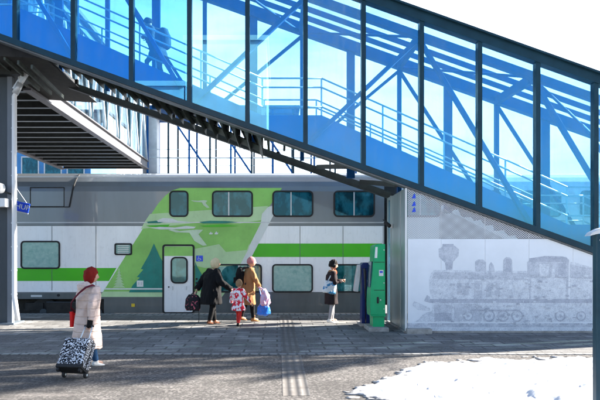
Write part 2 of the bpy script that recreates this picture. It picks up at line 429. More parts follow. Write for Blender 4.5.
slopebar(MB(), lb, XL - .1, XR + .05, -.085, .055, YN - .06, YN + .15).build('bottom_rail', M['mullion'], st)
slopebar(MB(), lb, XL - .1, XR + .05, -.125, -.088, YN - .03, YN + .22).build('drip_trim', M['trim'], st)
# near structural chord and purlins, far chord
slopebar(MB(), lt, XL, XR, -.52, -.35, YN + .18, YN + .36).build('top_chord', M['steel'], st)
slopebar(MB(), lt, XL, XR, -.46, -.16, YF - .12, YF + .12).build('top_chord', M['steel'], st)
for y in (14.92, 15.5, 16.08):
    slopebar(MB(), lt, XL, XR, -.27, -.14, y - .035, y + .035).build('purlin', M['steel'], st)
for i in range(len(MX) - 1):
    a, b = MX[i], MX[i + 1]
    MB().prism([(a, YN, lt(a) - .08), (b - .02, YN, lt(b - .02) - .08), (b - .02, YF + .2, lt(b - .02) - .08), (a, YF + .2, lt(a) - .08)], (0, 0, .015)).build('roof_pane', M['roof_glass'], st)
# far plane: posts, panes, lower beam
PF = [MX[1] + .03 + 1.353 * k for k in range(-1, 14)]
for k, x in enumerate(PF):
    wd = .11 if k % 2 == 1 else .055
    MB().xz([(x - wd, lb(x) + .1), (x + wd, lb(x) + .1), (x + wd, lt(x) - .4), (x - wd, lt(x) - .4)], YF - .06, YF + .06).build('far_post', M['steel'], st)
for i in range(len(PF) - 1):
    a, b = PF[i], PF[i + 1]
    MB().xz([(a, lb(a) + .1), (b, lb(b) + .1), (b, lt(b) - .3), (a, lt(a) - .3)], YF + .12, YF + .13).build('far_glass_pane', M['glass_far'], st)
lf = lambda x: 4.71 - .345 * x
slopebar(MB(), lf, XL - .2, 3.2, -.19, 0, 16.95, 17.15).build('lower_beam', M['dark'], st)
for x in [-5.6, -4.2, -2.9, -1.5, 0.0, 1.1, 2.3]:
    MB().bar((x, YF, lf(x) - .05), (x, YF, lb(x) + .1), .09, .09).build('hanger', M['dark'], st)
    if x > .5: MB().bar((x, YF, lf(x) - .05), (x + .5, 14.2, lb(x + .5) - .1), .07, .12).build('cross_member', M['dark'], st)
# truss diagonals
pan = [(-2, 0, 'd'), (0, 2, 'd')]
def zb(x): return lb(x) + .05
def zt(x): return lt(x) - .5
def mk(k): return -6.125 + 1.353 * k
near = [(-1, 1, 0), (1, 3, 0), (3, 5, 1), (5, 7, 1), (7, 9, 0), (9, 11, 0), (11, 13, 0)]
for a, b, up in near:
    xa, xb = mk(a), mk(b)
    p, q = ((xa, zb(xa)), (xb, zt(xb))) if up else ((xa, zt(xa)), (xb, zb(xb)))
    MB().bar((p[0], YN + .27, p[1]), (q[0], YN + .27, q[1]), .10, .13, (0, 1, 0)).build('diagonal_brace', M['steel'], st, bevel=.01)
for a, b, up in near:
    xa, xb = mk(a) + .03, mk(b) + .03
    p, q = ((xa, zb(xa) + .3), (xb, zt(xb))) if up else ((xa, zt(xa)), (xb, zb(xb) + .3))
    MB().bar((p[0], YF - .0, p[1]), (q[0], YF - .0, q[1]), .08, .11, (0, 1, 0)).build('diagonal_brace', M['steel'], st, bevel=.01)
for k in (1, 3, 5, 7, 9, 11, 13):
    x = mk(k)
    MB().bar((x, YN + .36, lt(x) - .48), (x, YF - .12, lt(x) - .42), .13, .22).build('roof_cross_beam', M['steel'], st, bevel=.01)
for a, b in ((5, 3), (5, 7), (7, 9), (11, 9), (1, 3), (11, 13)):
    xa, xb = mk(a), mk(b)
    MB().tube([(xa, YF - .1, lt(xa) - .45), (xb, YN + .3, lt(xb) - .45)], .035, 8).build('roof_brace', M['steel'], st, True)
# landings and flights
for a, b in zip(KN, KN[1:]):
    za, zb_ = floor(a + .001), floor(b - .001)
    # stringer plate closing the near side
    MB().xz([(a, lb(a) - .0), (b, lb(b) - .0), (b, zb_ + .08), (a, za + .08)], YN + .40, YN + .44).build('stringer', M['stringer'], st)
    if abs(za - zb_) < .01:
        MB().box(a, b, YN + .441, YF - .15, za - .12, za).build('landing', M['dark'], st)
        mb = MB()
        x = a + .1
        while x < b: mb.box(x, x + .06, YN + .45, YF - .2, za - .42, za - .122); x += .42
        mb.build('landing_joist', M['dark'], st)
    else:
        n = max(1, round((b - a) / .31)); dx = (b - a) / n; dz = (za - zb_) / n
        mb = MB(); r = MB()
        for k in range(n):
            x = a + k * dx; z = za - (k + 1) * dz
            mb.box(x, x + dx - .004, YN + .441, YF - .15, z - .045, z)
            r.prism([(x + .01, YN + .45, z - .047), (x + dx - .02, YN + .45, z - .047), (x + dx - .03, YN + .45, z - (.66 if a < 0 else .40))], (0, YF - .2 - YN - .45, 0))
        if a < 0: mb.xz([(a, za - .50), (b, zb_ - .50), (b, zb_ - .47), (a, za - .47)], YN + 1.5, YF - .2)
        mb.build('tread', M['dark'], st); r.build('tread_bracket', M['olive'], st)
    for y in (YN + .48, YF - .22):
        for dz in (.99, .77, .30):
            MB().tube([(a, y, za + dz), (b, y, zb_ + dz)], .022, 8).build('handrail', M['rail'], st, True)
    n = max(1, round((b - a) / 1.45))
    for k in range(n):
        x = a + (b - a) * k / n; z = floor(x + .001)
        for y in (YN + .51, YF - .25):
            MB().box(x - .02, x + .02, y - .006, y + .006, z, z + .98).build('baluster', M['rail'], st)
# dark soffit and lobby joining the bridge, upper left
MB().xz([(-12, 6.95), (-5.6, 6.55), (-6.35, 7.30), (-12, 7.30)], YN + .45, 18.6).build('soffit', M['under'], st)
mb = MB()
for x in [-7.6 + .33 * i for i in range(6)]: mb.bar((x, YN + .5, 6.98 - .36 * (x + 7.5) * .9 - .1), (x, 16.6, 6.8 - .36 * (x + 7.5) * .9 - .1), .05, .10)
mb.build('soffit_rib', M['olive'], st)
for ch in st.children: ch.matrix_parent_inverse = Matrix.Translation(st.location).inverted()


hl0 = empty('glazed_landing', 'distant glazed landing with railings behind the train roof below the stairs', 'landing', loc=(-3, 34, 0))
MB().box(-7.4, 4.6, 33.0, 36.5, 6.1, 6.35).build('floor', M['pillar'], hl0)
MB().box(-7.4, 1.2, 33.0, 36.5, 9.9, 10.1).build('roof', M['steel'], hl0)
for k in range(11):
    x = -7.2 + 1.15 * k; zt0 = 9.9 if x < 1.3 else 8.2
    for y in (33.1, 36.3): MB().box(x - .05, x + .05, y - .05, y + .05, 6.35, zt0).build('post', M['mullion'] if k % 2 else M['steel'], hl0)
    if x < 1.0: MB().box(x + .06, x + 1.09, 36.36, 36.37, 6.4, 9.85).build('glass_pane', M['glass_far'], hl0)
MB().box(-7.5, -6.7, 33.2, 33.9, 3, 9.9).build('column', M['galv'], hl0)
for y in (33.2, 36.2):
    for z in (7.7, 7.25): MB().tube([(-7.2, y, z), (4.5, y, z)], .022, 6).build('handrail', M['rail'], hl0)
for x0, x1_ in ((-6.1, -3.8), (-3.8, -1.5), (-1.5, .8)):
    MB().bar((x0, 33.15, 9.8), (x1_, 33.15, 6.4), .08, .1).build('diagonal_brace', M['steel'], hl0)
hl0_inv = Matrix.Translation(hl0.location).inverted()
for ch in hl0.children: ch.matrix_parent_inverse = hl0_inv
def fix(root):
    inv = root.matrix_basis.inverted() if False else (Matrix.Translation(root.location) @ root.rotation_euler.to_matrix().to_4x4()).inverted()
    for ch in root.children: ch.matrix_parent_inverse = inv
# ------------------------------------------------------------------ cladding wall with mural
def perf_mat():
    m, n, out = newmat('perforated_metal'); co = coords(n)
    sx = n.nodes.new('ShaderNodeSeparateXYZ'); n.links.new(co, sx.inputs[0])
    X = math_(n, 'MULTIPLY', sx.outputs[0], 2 * math.pi / .058); Z = math_(n, 'MULTIPLY', sx.outputs[2], 2 * math.pi / .046)
    f = math_(n, 'MULTIPLY', math_(n, 'COSINE', X), math_(n, 'COSINE', Z))
    hole = math_(n, 'GREATER_THAN', f, .12)
    b = n.nodes.new('ShaderNodeBsdfPrincipled'); b.inputs['Base Color'].default_value = (.46, .48, .52, 1); b.inputs['Roughness'].default_value = .45; b.inputs['Metallic'].default_value = .15
    t = n.nodes.new('ShaderNodeBsdfTransparent'); mx = n.nodes.new('ShaderNodeMixShader')
    n.links.new(hole, mx.inputs[0]); n.links.new(b.outputs[0], mx.inputs[1]); n.links.new(t.outputs[0], mx.inputs[2]); n.links.new(mx.outputs[0], out.inputs[0]); return m
def print_mat(name, a, b):
    m, n, out = newmat(name); co = coords(n)
    f = tex_noise(n, co, 5, 8, .8); g = tex_noise(n, co, 45, 3, .7)
    h = mixc(n, .45, f, g)
    col = mixc(n, ramp(n, h, [(.42, 0), (.56, 1)]), a, b)
    pbr(n, out, col, .5, 0, None); return m
M['perf'] = perf_mat()
M['mural_white'] = paint('printed_wall_sheet', (.66, .705, .76), .45, .05, 1.5)
M['print1'] = print_mat('grey_print_dark', (.29, .32, .39), (.43, .465, .54))
M['print2'] = print_mat('grey_print_mid', (.33, .365, .435), (.52, .56, .625))
M['print3'] = print_mat('grey_print_light', (.41, .45, .52), (.63, .675, .73))
YW = 14.02; XC = 3.0; ZP = 2.20
wl = empty('mural_wall', 'pale metal wall under the stairs printed with a grey steam locomotive picture', 'wall', loc=(XC, YW, 0))
XE = 12.6
js = [3.03 + .135 + 1.027 * k - .38 for k in range(0, 11)]
js = [XC + .03] + [x for x in js if x > XC + .3] + [XE]
def topz(x): return lb(x) - .13
for a, b in zip(js, js[1:]):
    a1, b1 = a + .004, b - .004
    za, zb2 = min(ZP, topz(a1)), min(ZP, topz(b1))
    pts = [(a1, .10), (b1, .10), (b1, zb2)]
    xc = (4.595 - .13 - ZP) / .36
    if topz(a1) > ZP > topz(b1): pts += [(xc, ZP)]
    pts += [(a1, za)]
    if zb2 > .12: MB().xz(pts, YW, YW + .03).build('printed_panel', M['mural_white'], wl)
    if topz(a1) > ZP:
        p2 = [(a1, ZP + .01), (b1 if topz(b1) > ZP else xc, ZP + .01)]
        if topz(b1) > ZP: p2.append((b1, topz(b1)))
        p2.append((a1, topz(a1)))
        MB().xz(p2, YW + .008, YW + .010).build('perforated_panel', M['perf'], wl)
for a in js[1:-1]:
    if topz(a) > .2: MB().box(a - .003, a + .003, YW + .006, YW + .0075, .1, topz(a) - .01).build('panel_joint', M['whitepaint'], wl)
MB().box(XC + .02, XE, YW + .0, YW + .12, -.02, .085).build('plinth', M['concrete'], wl)
MB().box(XC - .02, XC + .55, YW - .22, YW - .012, -.02, .12).build('base_block', M['concrete'], wl, bevel=.01)
# side return wall facing left, metal panels
sd_ = MB().prism([(XC, YW, .05), (XC, 15.90, .05), (XC, 15.90, 3.37), (XC, YW, topz(XC) + .02)], (.022, 0, 0)).build('side_panel', M['panel'], wl)
MB().prism([(XC + .005, 15.97, .05), (XC + .005, 16.34, .05), (XC + .005, 16.34, 3.36), (XC + .005, 15.97, 3.36)], (.012, 0, 0)).build('side_glass', M['glass_far'], wl)
for yy, zz in ((15.902, 3.40), (16.342, 3.38)): MB().box(XC - .02, XC + .05, yy, yy + .065, .05, zz).build('side_frame', M['panel'], wl)
MB().box(XC - .01, XC + .04, 15.97, 16.34, 3.30, 3.38).build('side_frame', M['panel'], wl)
MB().prism([(XC - .012, 14.68, .06), (XC - .012, 14.70, .06), (XC - .012, 14.70, 3.38), (XC - .012, 14.68, 3.38)], (.010, 0, 0)).build('side_seam', M['galv'], wl)
MB().box(XC - .03, XC + .0, YW - .03, YW + .03, .05, topz(XC)).build('lit_corner_edge', M['whitepaint'], wl)  # bright lit edge of the corner, put in as a white strip
MB().box(XC - .04, XC + .03, 14.1, 16.4, -.02, .045).build('side_plinth', M['concrete'], wl)
# back wall of the store under the stairs
MB().xz([(XC + 1.4, 0), (XE, 0), (XE, topz(XE) + .1), (7.0, 1.9), (XC + 1.4, 1.9)], 16.36, 16.40).build('back_panel', M['panel'], wl)
MB().xz([(XC + 1.4, 1.905), (6.9, 1.905), (XC + 1.4, 3.15)], 16.36, 16.365).build('back_mesh', M['perf'], wl)
# stickers high on the first perforated panel
mb = MB()
for z in (3.20, 3.02, 2.88):
    mb.prism([(3.13, YW - .001, z - .055), (3.22, YW - .001, z - .05), (3.21, YW - .001, z + .02), (3.19, YW - .001, z + .06), (3.16, YW - .001, z + .02)], (0, .006, 0))
mb.build('blue_sticker', M['blue'], wl)
# locomotive picture: flat printed shapes
def W(px, py): p = P(px, py, YW); return (p.x, p.z)
L = [0]
def shape(pts, lay, mb):
    L[0] += 1
    y = YW - .002 - .0009 * lay - .00002 * L[0]
    mb.sheet([(W(*p)[0], y, W(*p)[1]) for p in pts])
def rc(x0, y0, x1, y1): return [(x0, y1), (x1, y1), (x1, y0), (x0, y0)]
def circ(cx, cy, r, n=18, ry=None): return [(cx + r * math.cos(2 * math.pi * k / n), cy - (ry or r) * math.sin(2 * math.pi * k / n)) for k in range(n)]
p1, p2, p3 = MB(), MB(), MB()
shape([(446, 270), (452.5, 270), (453, 262), (458.5, 256), (459, 249.5), (455, 246), (452, 244.5), (443, 244.5), (442, 247), (438.5, 249), (439, 257), (445, 263)], 0, p2)
shape(rc(442.5, 244, 453.5, 247), 1, p1); shape([(445, 262), (453, 262), (452, 269), (446.5, 269)], 1, p1)
shape([(431, 273), (434, 270), (528, 271), (528, 299), (433, 299), (430, 292), (429, 280)], 0, p3)
shape([(434, 272), (528, 273), (528, 280), (432, 279)], 1, p2)
shape(rc(457, 283, 469, 295), 1, p2); shape(rc(474, 281, 482, 299), 1, p2); shape(rc(486, 283, 500, 297), 1, p2)
shape(rc(437, 284, 451, 297), 2, p3)
shape([(475, 272), (475, 261.5), (478, 259.5), (483, 259.5), (486, 262), (486, 272)], 0, p2)
shape([(488.5, 272), (489, 265), (491, 262), (493.5, 265), (495, 272)], 0, p2)
shape([(503, 273), (503.2, 260), (506, 257), (510, 257.5), (512, 260), (512.5, 273)], 0, p2); shape(rc(506, 259, 511, 272), 1, p1)
shape([(527, 262), (532, 258), (545, 256), (566, 257), (569, 260), (568, 300), (529, 300)], 0, p2)
shape([(529, 258.5), (545, 256), (563, 256.5), (569, 260), (569, 262), (529, 262)], 1, p1)
shape(rc(539.5, 264, 549, 276.5), 2, p3); shape(rc(552, 269, 554.6, 277), 2, p3); shape(rc(531, 278, 566, 299), 1, p3); shape(rc(558, 263, 566, 276), 1, p1)
shape([(570, 262), (574, 262), (583, 265), (592, 267), (592, 300), (570, 300)], 0, p3); shape([(570, 264), (582, 267), (592, 268), (592, 279), (570, 278)], 1, p2)
shape(rc(430, 299, 592, 303), 1, p1); shape(rc(432, 303, 592, 322), 0, p3)
shape(rc(434, 305, 452, 321), 1, p2); shape(rc(435, 313, 451, 321), 2, p1); shape(rc(454, 304, 482, 321), 1, p2)
for x, r in ((468, 5), (489, 6), (503, 6), (517, 6), (560, 5.5), (581, 5)):
    shape(circ(x, 316, r), 2, p1); shape(circ(x, 316, r * .75), 3, p3); shape(circ(x, 316, r * .3), 4, p1)
shape(rc(465, 309.6, 520, 311.2), 5, p1); shape([(412, 305), (414, 301), (421, 304), (430, 308), (430, 311), (418, 310)], 0, p3)
shape([(424, 301), (427, 295), (430, 297), (430, 303)], 0, p2); shape([(418, 320), (424, 313), (433, 311), (433, 322), (414, 322)], 0, p3)
shape(rc(407.5, 323.2, 592, 327.5), 0, p2); shape(rc(407.5, 327.9, 592, 331), 1, p3)
rnd = random.Random(3)
for k in range(230):
    x = rnd.uniform(434, 590); y = rnd.choice([rnd.uniform(300, 322), rnd.uniform(274, 299)]); w_ = rnd.uniform(.8, 5); h = rnd.uniform(.5, 2.4)
    shape(rc(x, y, x + w_, y + h), 6, rnd.choice([p1, p2, p3, p3]))
for k in range(60):
    x = rnd.uniform(408, 590); shape(rc(x, 323.4, x + rnd.uniform(1, 5), 324.6), 6, rnd.choice([p1, p3]))
for pm, mn in ((p1, 'print1'), (p2, 'print2'), (p3, 'print3')):
    o = pm.build('locomotive_print', M[mn], wl)
fix(wl)
# security camera
sc = empty('security_camera', 'small black security camera on a bracket high on the side of the mural wall', 'camera', loc=(XC - .02, 15.7, 2.55))
c0 = P(390.5, 226, 15.7)
MB().bar((XC - .045, 15.7, c0.z), (XC - .012, 15.7, c0.z), .09, .11).build('mount', M['whitepaint'], sc)
MB().tube([(XC - .03, 15.7, c0.z), (XC - .11, 15.65, c0.z + .02)], .018, 8).build('arm', M['galv'], sc, True)
MB().tube([(XC - .20, 15.72, c0.z + .10), (XC - .09, 15.60, c0.z - .02)], .045, 12).build('housing', M['black'], sc, True, bevel=.006)
MB().bar((XC - .23, 15.73, c0.z + .165), (XC - .08, 15.6, c0.z + .02), .10, .012).build('sun_hood', M['black'], sc)
fix(sc)

# ------------------------------------------------------------------ train
YT = 19.1
def T(px, py): p = P(px, py, YT); return (p.x, p.z)
LC = [0]
def decal(name, pts, mat, parent, lay, dy=0):
    LC[0] += 1; q = [T(*p) for p in pts]; y = YT - .003 * lay - .00006 * LC[0]
    mb = MB(); mb.sheet([(a, y, b) for a, b in q])
    return mb.build(name, mat, parent)
def train_window(parent, x0, y0, x1, y1, glassm, r=.13, bars=(), framed=True, y=None, lower_vent=False):
    a, zt_ = T(x0, y0); b, zb_ = T(x1, y1); y = y or YT
    o = rrect(a, b, zb_, zt_, r); i = rrect(a + .05, b - .05, zb_ + .05, zt_ - .05, max(.03, r - .05))
    f = ring_frame(MB(), o, i, y - .035, y + .01).build('window', M['black'], parent, bevel=.006)
    MB().xz(i, y - .016, y - .012).build('pane', glassm, f)
    for t in bars:
        xx, _ = T(t, y0); MB().box(xx - .018, xx + .018, y - .030, y - .018, zb_ + .03, zt_ - .03).build('glazing_bar', M['galv'], f)
    f['_w'] = 1
    return f
tr = empty('double_decker_rail_car', 'grey and white double decker train car with green tree livery and a closed door', 'train car', loc=(-3, YT, -.6))
xr = T(384.3, 0)[0]; xl = -21.0
prof = [(0, .02), (0, 3.86), (.035, 4.02), (.11, 4.18), (.24, 4.33), (.42, 4.44), (.7, 4.52), (1.3, 4.58), (1.6, 4.59), (1.9, 4.58), (2.5, 4.52), (2.9, 4.38), (3.16, 4.1), (3.2, 3.86), (3.2, .02)]
xsk = T(104, 0)[0]
zcut = T(0, 299)[1]
def body(x0, x1, zlow, nm, m=None, par=tr):
    pr = [(a, max(z, zlow)) for a, z in prof]
    o = MB().prism([(x0, YT + a, z) for a, z in pr], (x1 - x0, 0, 0)).build(nm, m or M['train_grey'], par); return o
body(xsk, xr, .0, 'body_shell'); body(xl, xsk, zcut, 'body_shell')
# colour fields on the flat flank
XL_ = -400
decal('white_band', [(XL_, 292), (384, 292), (384, 226), (XL_, 226)], M['train_white'], tr, 1)
decal('skirt_band', [(104, 313.3), (384, 313.3), (384, 292), (104, 292)], M['train_skirt'], tr, 1)
decal('skirt_band', [(XL_, 299), (104, 299), (104, 293), (XL_, 293)], M['train_skirt'], tr, 1)
decal('green_band', [(XL_, 281), (109, 281), (116.5, 268), (XL_, 268)], M['train_green'], tr, 2)
decal('green_band', [(248, 257), (382, 257), (382, 243.5), (255.5, 243.5)], M['train_green'], tr, 2)
# drip seam between decks and lighter cove line
for zz in (222.5, 176.5):
    a, z = T(0, zz); yo = YT if zz > 200 else YT + .09
    MB().box(xl, xr, yo - .014, yo + .02, z - .014, z + .014).build('seam_rail', M['galv'], tr)
a, z = T(0, 225.2); MB().box(xl, xr, YT - .008, YT + .01, z - .01, z + .012).build('seam_rail', M['train_skirt'], tr)
# art: big light green field
art = [(103, 292), (125, 257), (141, 232), (150, 216), (158, 204), (165, 196), (172, 190.5), (180, 188), (282, 188), (269, 207), (252, 242), (226, 292)]
decal('livery_green_field', art, M['art_green'], tr, 3)
decal('livery_pale_field', [(100, 297), (222, 297), (226, 291.5), (103, 291.5)], M['art_pale'], tr, 3)
decal('livery_cloud_field', [(141, 229), (145, 221.5), (150, 214), (268, 206), (262, 220), (240, 223.5), (200, 222.5)], M['art_pale'], tr, 4)
decal('livery_stripe', [(226, 292), (233, 292), (279, 205), (277, 204.6), (269, 207)], M['art_white'], tr, 4)
decal('livery_cloud', [(261, 222), (262, 214), (268, 207), (275, 205), (279, 204.6), (270, 222)], M['art_white'], tr, 5)
M['bird'] = paint('art_bird', (.52, .65, .47), .3, .1, 3)
for pts, mn in (
    ([(112, 290), (135, 252), (141, 246), (150, 262), (163, 278), (163, 290)], 'art_pale' if False else 'art_green'),
    ([(178, 252), (210, 246), (250, 238), (249, 248), (240, 265), (205, 268), (180, 262)], 'art_pale'),
    ([(219, 244), (228, 238), (240, 235), (252, 236), (247, 250), (226, 252)], 'art_green'),
    ([(147, 221.8), (156, 220.8), (165, 221.6), (160, 223.2), (148, 223.2)], 'art_teal'),
    ([(199, 222), (210, 220.8), (226, 221), (238, 222.2), (225, 223.4), (203, 223.4)], 'art_teal'),
    ([(146, 225.5), (170, 224.6), (168, 226.8), (158, 227.4), (150, 226.8)], 'train_green'),
    ([(200, 225.6), (222, 224.4), (240, 226), (222, 227), (204, 227)], 'train_green'),
    ([(157, 220.5), (163, 218), (172, 218.5), (178, 221), (190, 222), (158, 222)], 'art_white'),
    ([(150, 228), (160, 226.8), (175, 227.6), (186, 226), (196, 226.8), (194, 228.6), (178, 229.2), (160, 229.4)], 'art_white'),
    # birds
    ([(168.5, 230), (172, 229.2), (180, 231), (196, 229.6), (203, 229.8), (201, 232), (198.5, 234.2), (207, 245.4), (203, 245.8), (194.5, 241), (189.5, 232.8), (176, 232.4)], 'bird'),
    ([(191, 200.4), (198, 200.8), (204, 200.2), (207.5, 200.8), (205.5, 203), (209.5, 207.6), (207, 208), (203.5, 205.2), (202, 202.4), (194, 201.8)], 'bird'),
    ([(209, 234), (211, 231.6), (211.6, 233), (213, 232.8), (212.4, 234.4), (209.6, 234.4)], 'art_white'),
    ([(214.5, 234), (216.5, 231.2), (217.2, 232.8), (218.4, 232.6), (217.8, 234.4), (215, 234.4)], 'art_white'),
    ([(195.2, 290), (195.2, 262), (198, 268), (204, 278), (214, 287), (214, 290)], 'art_teal'),
):
    decal('livery_motif', pts, M[mn], tr, 6)
def fir(cx, top, bot, hw, n, mat, lay=7, clip=None):
    L_, R_ = [], []
    for k in range(n):
        y0 = top + (bot - top) * k / n; y1 = top + (bot - top) * (k + 1) / n
        w1 = hw * (k + 1) / n; w0 = w1 * .62
        L_ += [(cx - w0 * (k > 0) * .8 * k / n, y0), (cx - w1, y1)]; R_ += [(cx + w0 * (k > 0) * .8 * k / n, y0), (cx + w1, y1)]
    pts = L_ + R_[::-1]
    if clip: pts = [(min(x, clip), y) for x, y in pts]
    decal('fir_tree_motif', pts, mat, tr, lay)
decal('fir_tree_motif', [(154, 243.5), (149, 255), (145, 262), (141, 269), (143.5, 269.5), (137, 277), (140, 277.5), (133, 285), (129, 292.4), (162.5, 292.4), (162.5, 261), (160, 257)], M['art_teal'], tr, 7)
fir(119.2, 267.5, 287.5, 6.2, 7, M['art_pale'])
decal('livery_line', [(104, 289.6), (162.5, 289.6), (162.5, 288.2), (105, 288.2)], M['art_white'], tr, 8)
decal('white_label', rc(137, 280.5, 143.5, 286.8), M['art_white'], tr, 9)
for x in (138.3, 141): decal('label_symbol', rc(x, 282, x + 1.4, 285.2), M['galv'], tr, 10)
decal('yellow_label', rc(131.6, 303.6, 135, 306.8), M['yellow'], tr, 9)
# wheelchair sign
wc = decal('accessible_sign', rc(196.3, 255.6, 203, 261.4), M['blue'], tr, 9)
y = YT - .032
mb = MB()
cxw, czw = T(199.2, 259.2)
mb.tube([(cxw + .042 * math.cos(t), y, czw + .042 * math.sin(t)) for t in [R(a) for a in range(120, 400, 20)]], .006, 6)
mb.tube([(cxw - .015, y, czw + .075), (cxw - .01, y, czw + .02), (cxw + .045, y, czw + .015), (cxw + .07, y, czw - .035)], .007, 6); mb.ball((cxw - .015, y, czw + .088), .011, 8, 6)
mb.build('wheelchair_symbol', M['art_white'], wc)
# windows
for x0, x1, bars in ((169.3, 188.6, ()), (212, 253, (228.8,)), (272.3, 313.4, (291,)), (333.5, 375, (354,)), (-20, 16.5, ()), (-150, -109, (-130,)), (-210, -169, (-190,))):
    if x0 < 0 and x0 > -100: continue
    train_window(tr, x0, 190.6, x1, 217, M['win'], .14, bars)
train_window(tr, 20.8, 240.8, 60.3, 269, M['frost'], .12)
train_window(tr, 114.6, 243.2, 132.2, 255.2, M['frost'], .06)
a, z0 = T(118, 254); b, z1 = T(129, 244.5)
v = MB()
for k in range(5): v.box(a, b, YT - .05, YT - .02, z0 + (z1 - z0) * (k + .2) / 5, z0 + (z1 - z0) * (k + .62) / 5)
v.build('ventilation_louvre', M['art_white'], tr)
for x0, x1, bars in ((216, 262, (239,)), (272, 313, ()), (334, 375, ()), (-60, -20, ()), (-125, -85, ())):
    train_window(tr, x0, 264, x1, 292.6, M['win_teal'] if x0 != 272 else M['frost'], .12, bars)
# door
a, zt_ = T(162.6, 244.4); b, zb_ = T(194.6, 313.6)
dr = ring_frame(MB(), rrect(a, b, zb_, zt_, .09), rrect(a + .055, b - .055, zb_ - .0 + .05, zt_ - .055, .05), YT - .045, YT + .01).build('door', M['black'], tr)
MB().xz(rrect(a + .056, b - .056, zb_ + .051, zt_ - .056, .045), YT - .034, YT - .028).build('door_leaf', M['mural_white'] if False else M['train_white'], dr)
decal('door_green_top', [(164.5, 256), (192.9, 256), (192.9, 246.4), (164.5, 246.4)], M['art_green'], dr, 12)
train_window(dr, 170.8, 256.8, 188, 283.6, M['win_teal'], .16, (), y=YT - .03)
for px in (173, 186.5):
    x, z = T(px, 290); MB().bar((x, YT - .06, z), (x, YT - .06, z + .12), .02, .03).build('handle', M['galv'], dr)
x, z = T(169, 287); MB().tube([(x, YT - .045, z), (x, YT - .025, z)], .025, 10).build('button', M['black'], dr)
mb = MB()
for py in (279, 283, 287): x, z = T(196.8, py); mb.tube([(x, YT - .04, z), (x, YT, z)], .035, 10)
mb.build('door_button', M['black'], tr)
# upper left equipment hatch and articulated seam
sx0, _ = T(73, 0)
mb = MB(); p0 = T(74.5, 170); p1_ = T(72, 184); p2_ = T(69.5, 207); p3_ = T(62, 208); p4_ = T(-200, 208)
mb.bar((p1_[0] + .05, YT + .02, 4.05), (p2_[0], YT - .005, p2_[1]), .045, .05, (0, 1, 0)); mb.bar((p2_[0], YT - .005, p2_[1]), (-14, YT - .005, p2_[1]), .03, .035, (0, 1, 0))
mb.tube([(p1_[0] + .05, YT + .015, 4.03), (p1_[0] + .08, YT + .12, 4.22), (p1_[0] + .1, YT + .4, 4.45)], .025, 6)
mb.build('roof_gap_seam', M['black'], tr)
a, z1 = T(30, 187); b, z0 = T(64.5, 207)
ring_frame(MB(), rrect(a, b, z0, z1, .02, 2), rrect(a + .025, b - .025, z0 + .025, z1 - .025, .01, 2), YT - .008, YT + .002).build('hatch_outline', M['under'], tr)
for px in (52, 96, 300, 343, 383.2):
    x, _ = T(px, 0); MB().box(x - .008, x + .008, YT - .009, YT, .7, 2.75).build('body_seam', M['train_skirt'], tr)
# underframe, bogies
mb = MB(); mb.box(xl, xsk, YT + .35, YT + 2.8, -.1, zcut)
mb.box(T(46, 0)[0], T(78, 0)[0], YT + .03, YT + .3, T(0, 313)[1] - .1, T(0, 302.5)[1]); mb.box(T(24, 0)[0], T(42, 0)[0], YT + .08, YT + .3, .05, .3); mb.build('underframe', M['under'], tr)
for px in (43, 98):
    x, _ = T(px, 0); wlh = MB().tube([(x, YT + .12, .0), (x, YT + .28, .0)], .46, 28, flat=(0, 0, 1)).build('wheel', M['under'], tr, bevel=.02)
    MB().tube([(x, YT + .03, .0), (x, YT + .13, .0)], .12, 14, flat=(0, 0, 1)).build('axle_box', M['pillar_dark'], wlh)
MB().tube([(T(46, 0)[0], YT + .06, .32), (T(95, 0)[0], YT + .06, .3)], .03, 8).build('brake_pipe', M['pillar_dark'], tr)
x, z = T(58.5, 295.3); MB().tube([(x, YT - .02, z), (x, YT, z)], .045, 12, flat=(0, 0, 1)).build('filler_cap', M['black'], tr)
a, z0 = T(31, 297); b, z1 = T(42, 295); MB().box(a, b, YT - .008, YT - .004, z0, z1).build('number_plate', M['galv'], tr)
for x in (): MB().box(x, x + 1.4, YT + .9, YT + 2.2, 4.5, 4.66).build('roof_unit', M['train_skirt'], tr, bevel=.03)
fix(tr)
# the following car, seen only through the stair glass
t2 = empty('double_decker_rail_car', 'next pale train car glimpsed through the stair glass right of the mural wall top', 'train car', loc=(10, YT, -.6))
body(xr + .55, xr + 22, .0, 'body_shell', M['train_white'], t2)
MB().box(xr + .005, xr + .545, YT + .5, YT + 2.7, .2, 4.2).build('gangway', M['black'], t2)
for k in range(9):
    x0 = 400 + 60 * k; train_window(t2, x0, 190.6, x0 + 41, 217, M['win_teal'], .14, (x0 + 20,))
fix(t2)
# rails
rt = MB()
for y in (YT + .85, YT + 2.35): rt.box(-80, 80, y - .035, y + .035, -.75, -.56)
tag(rt.build('rail_track', M['dark']), kind='structure')

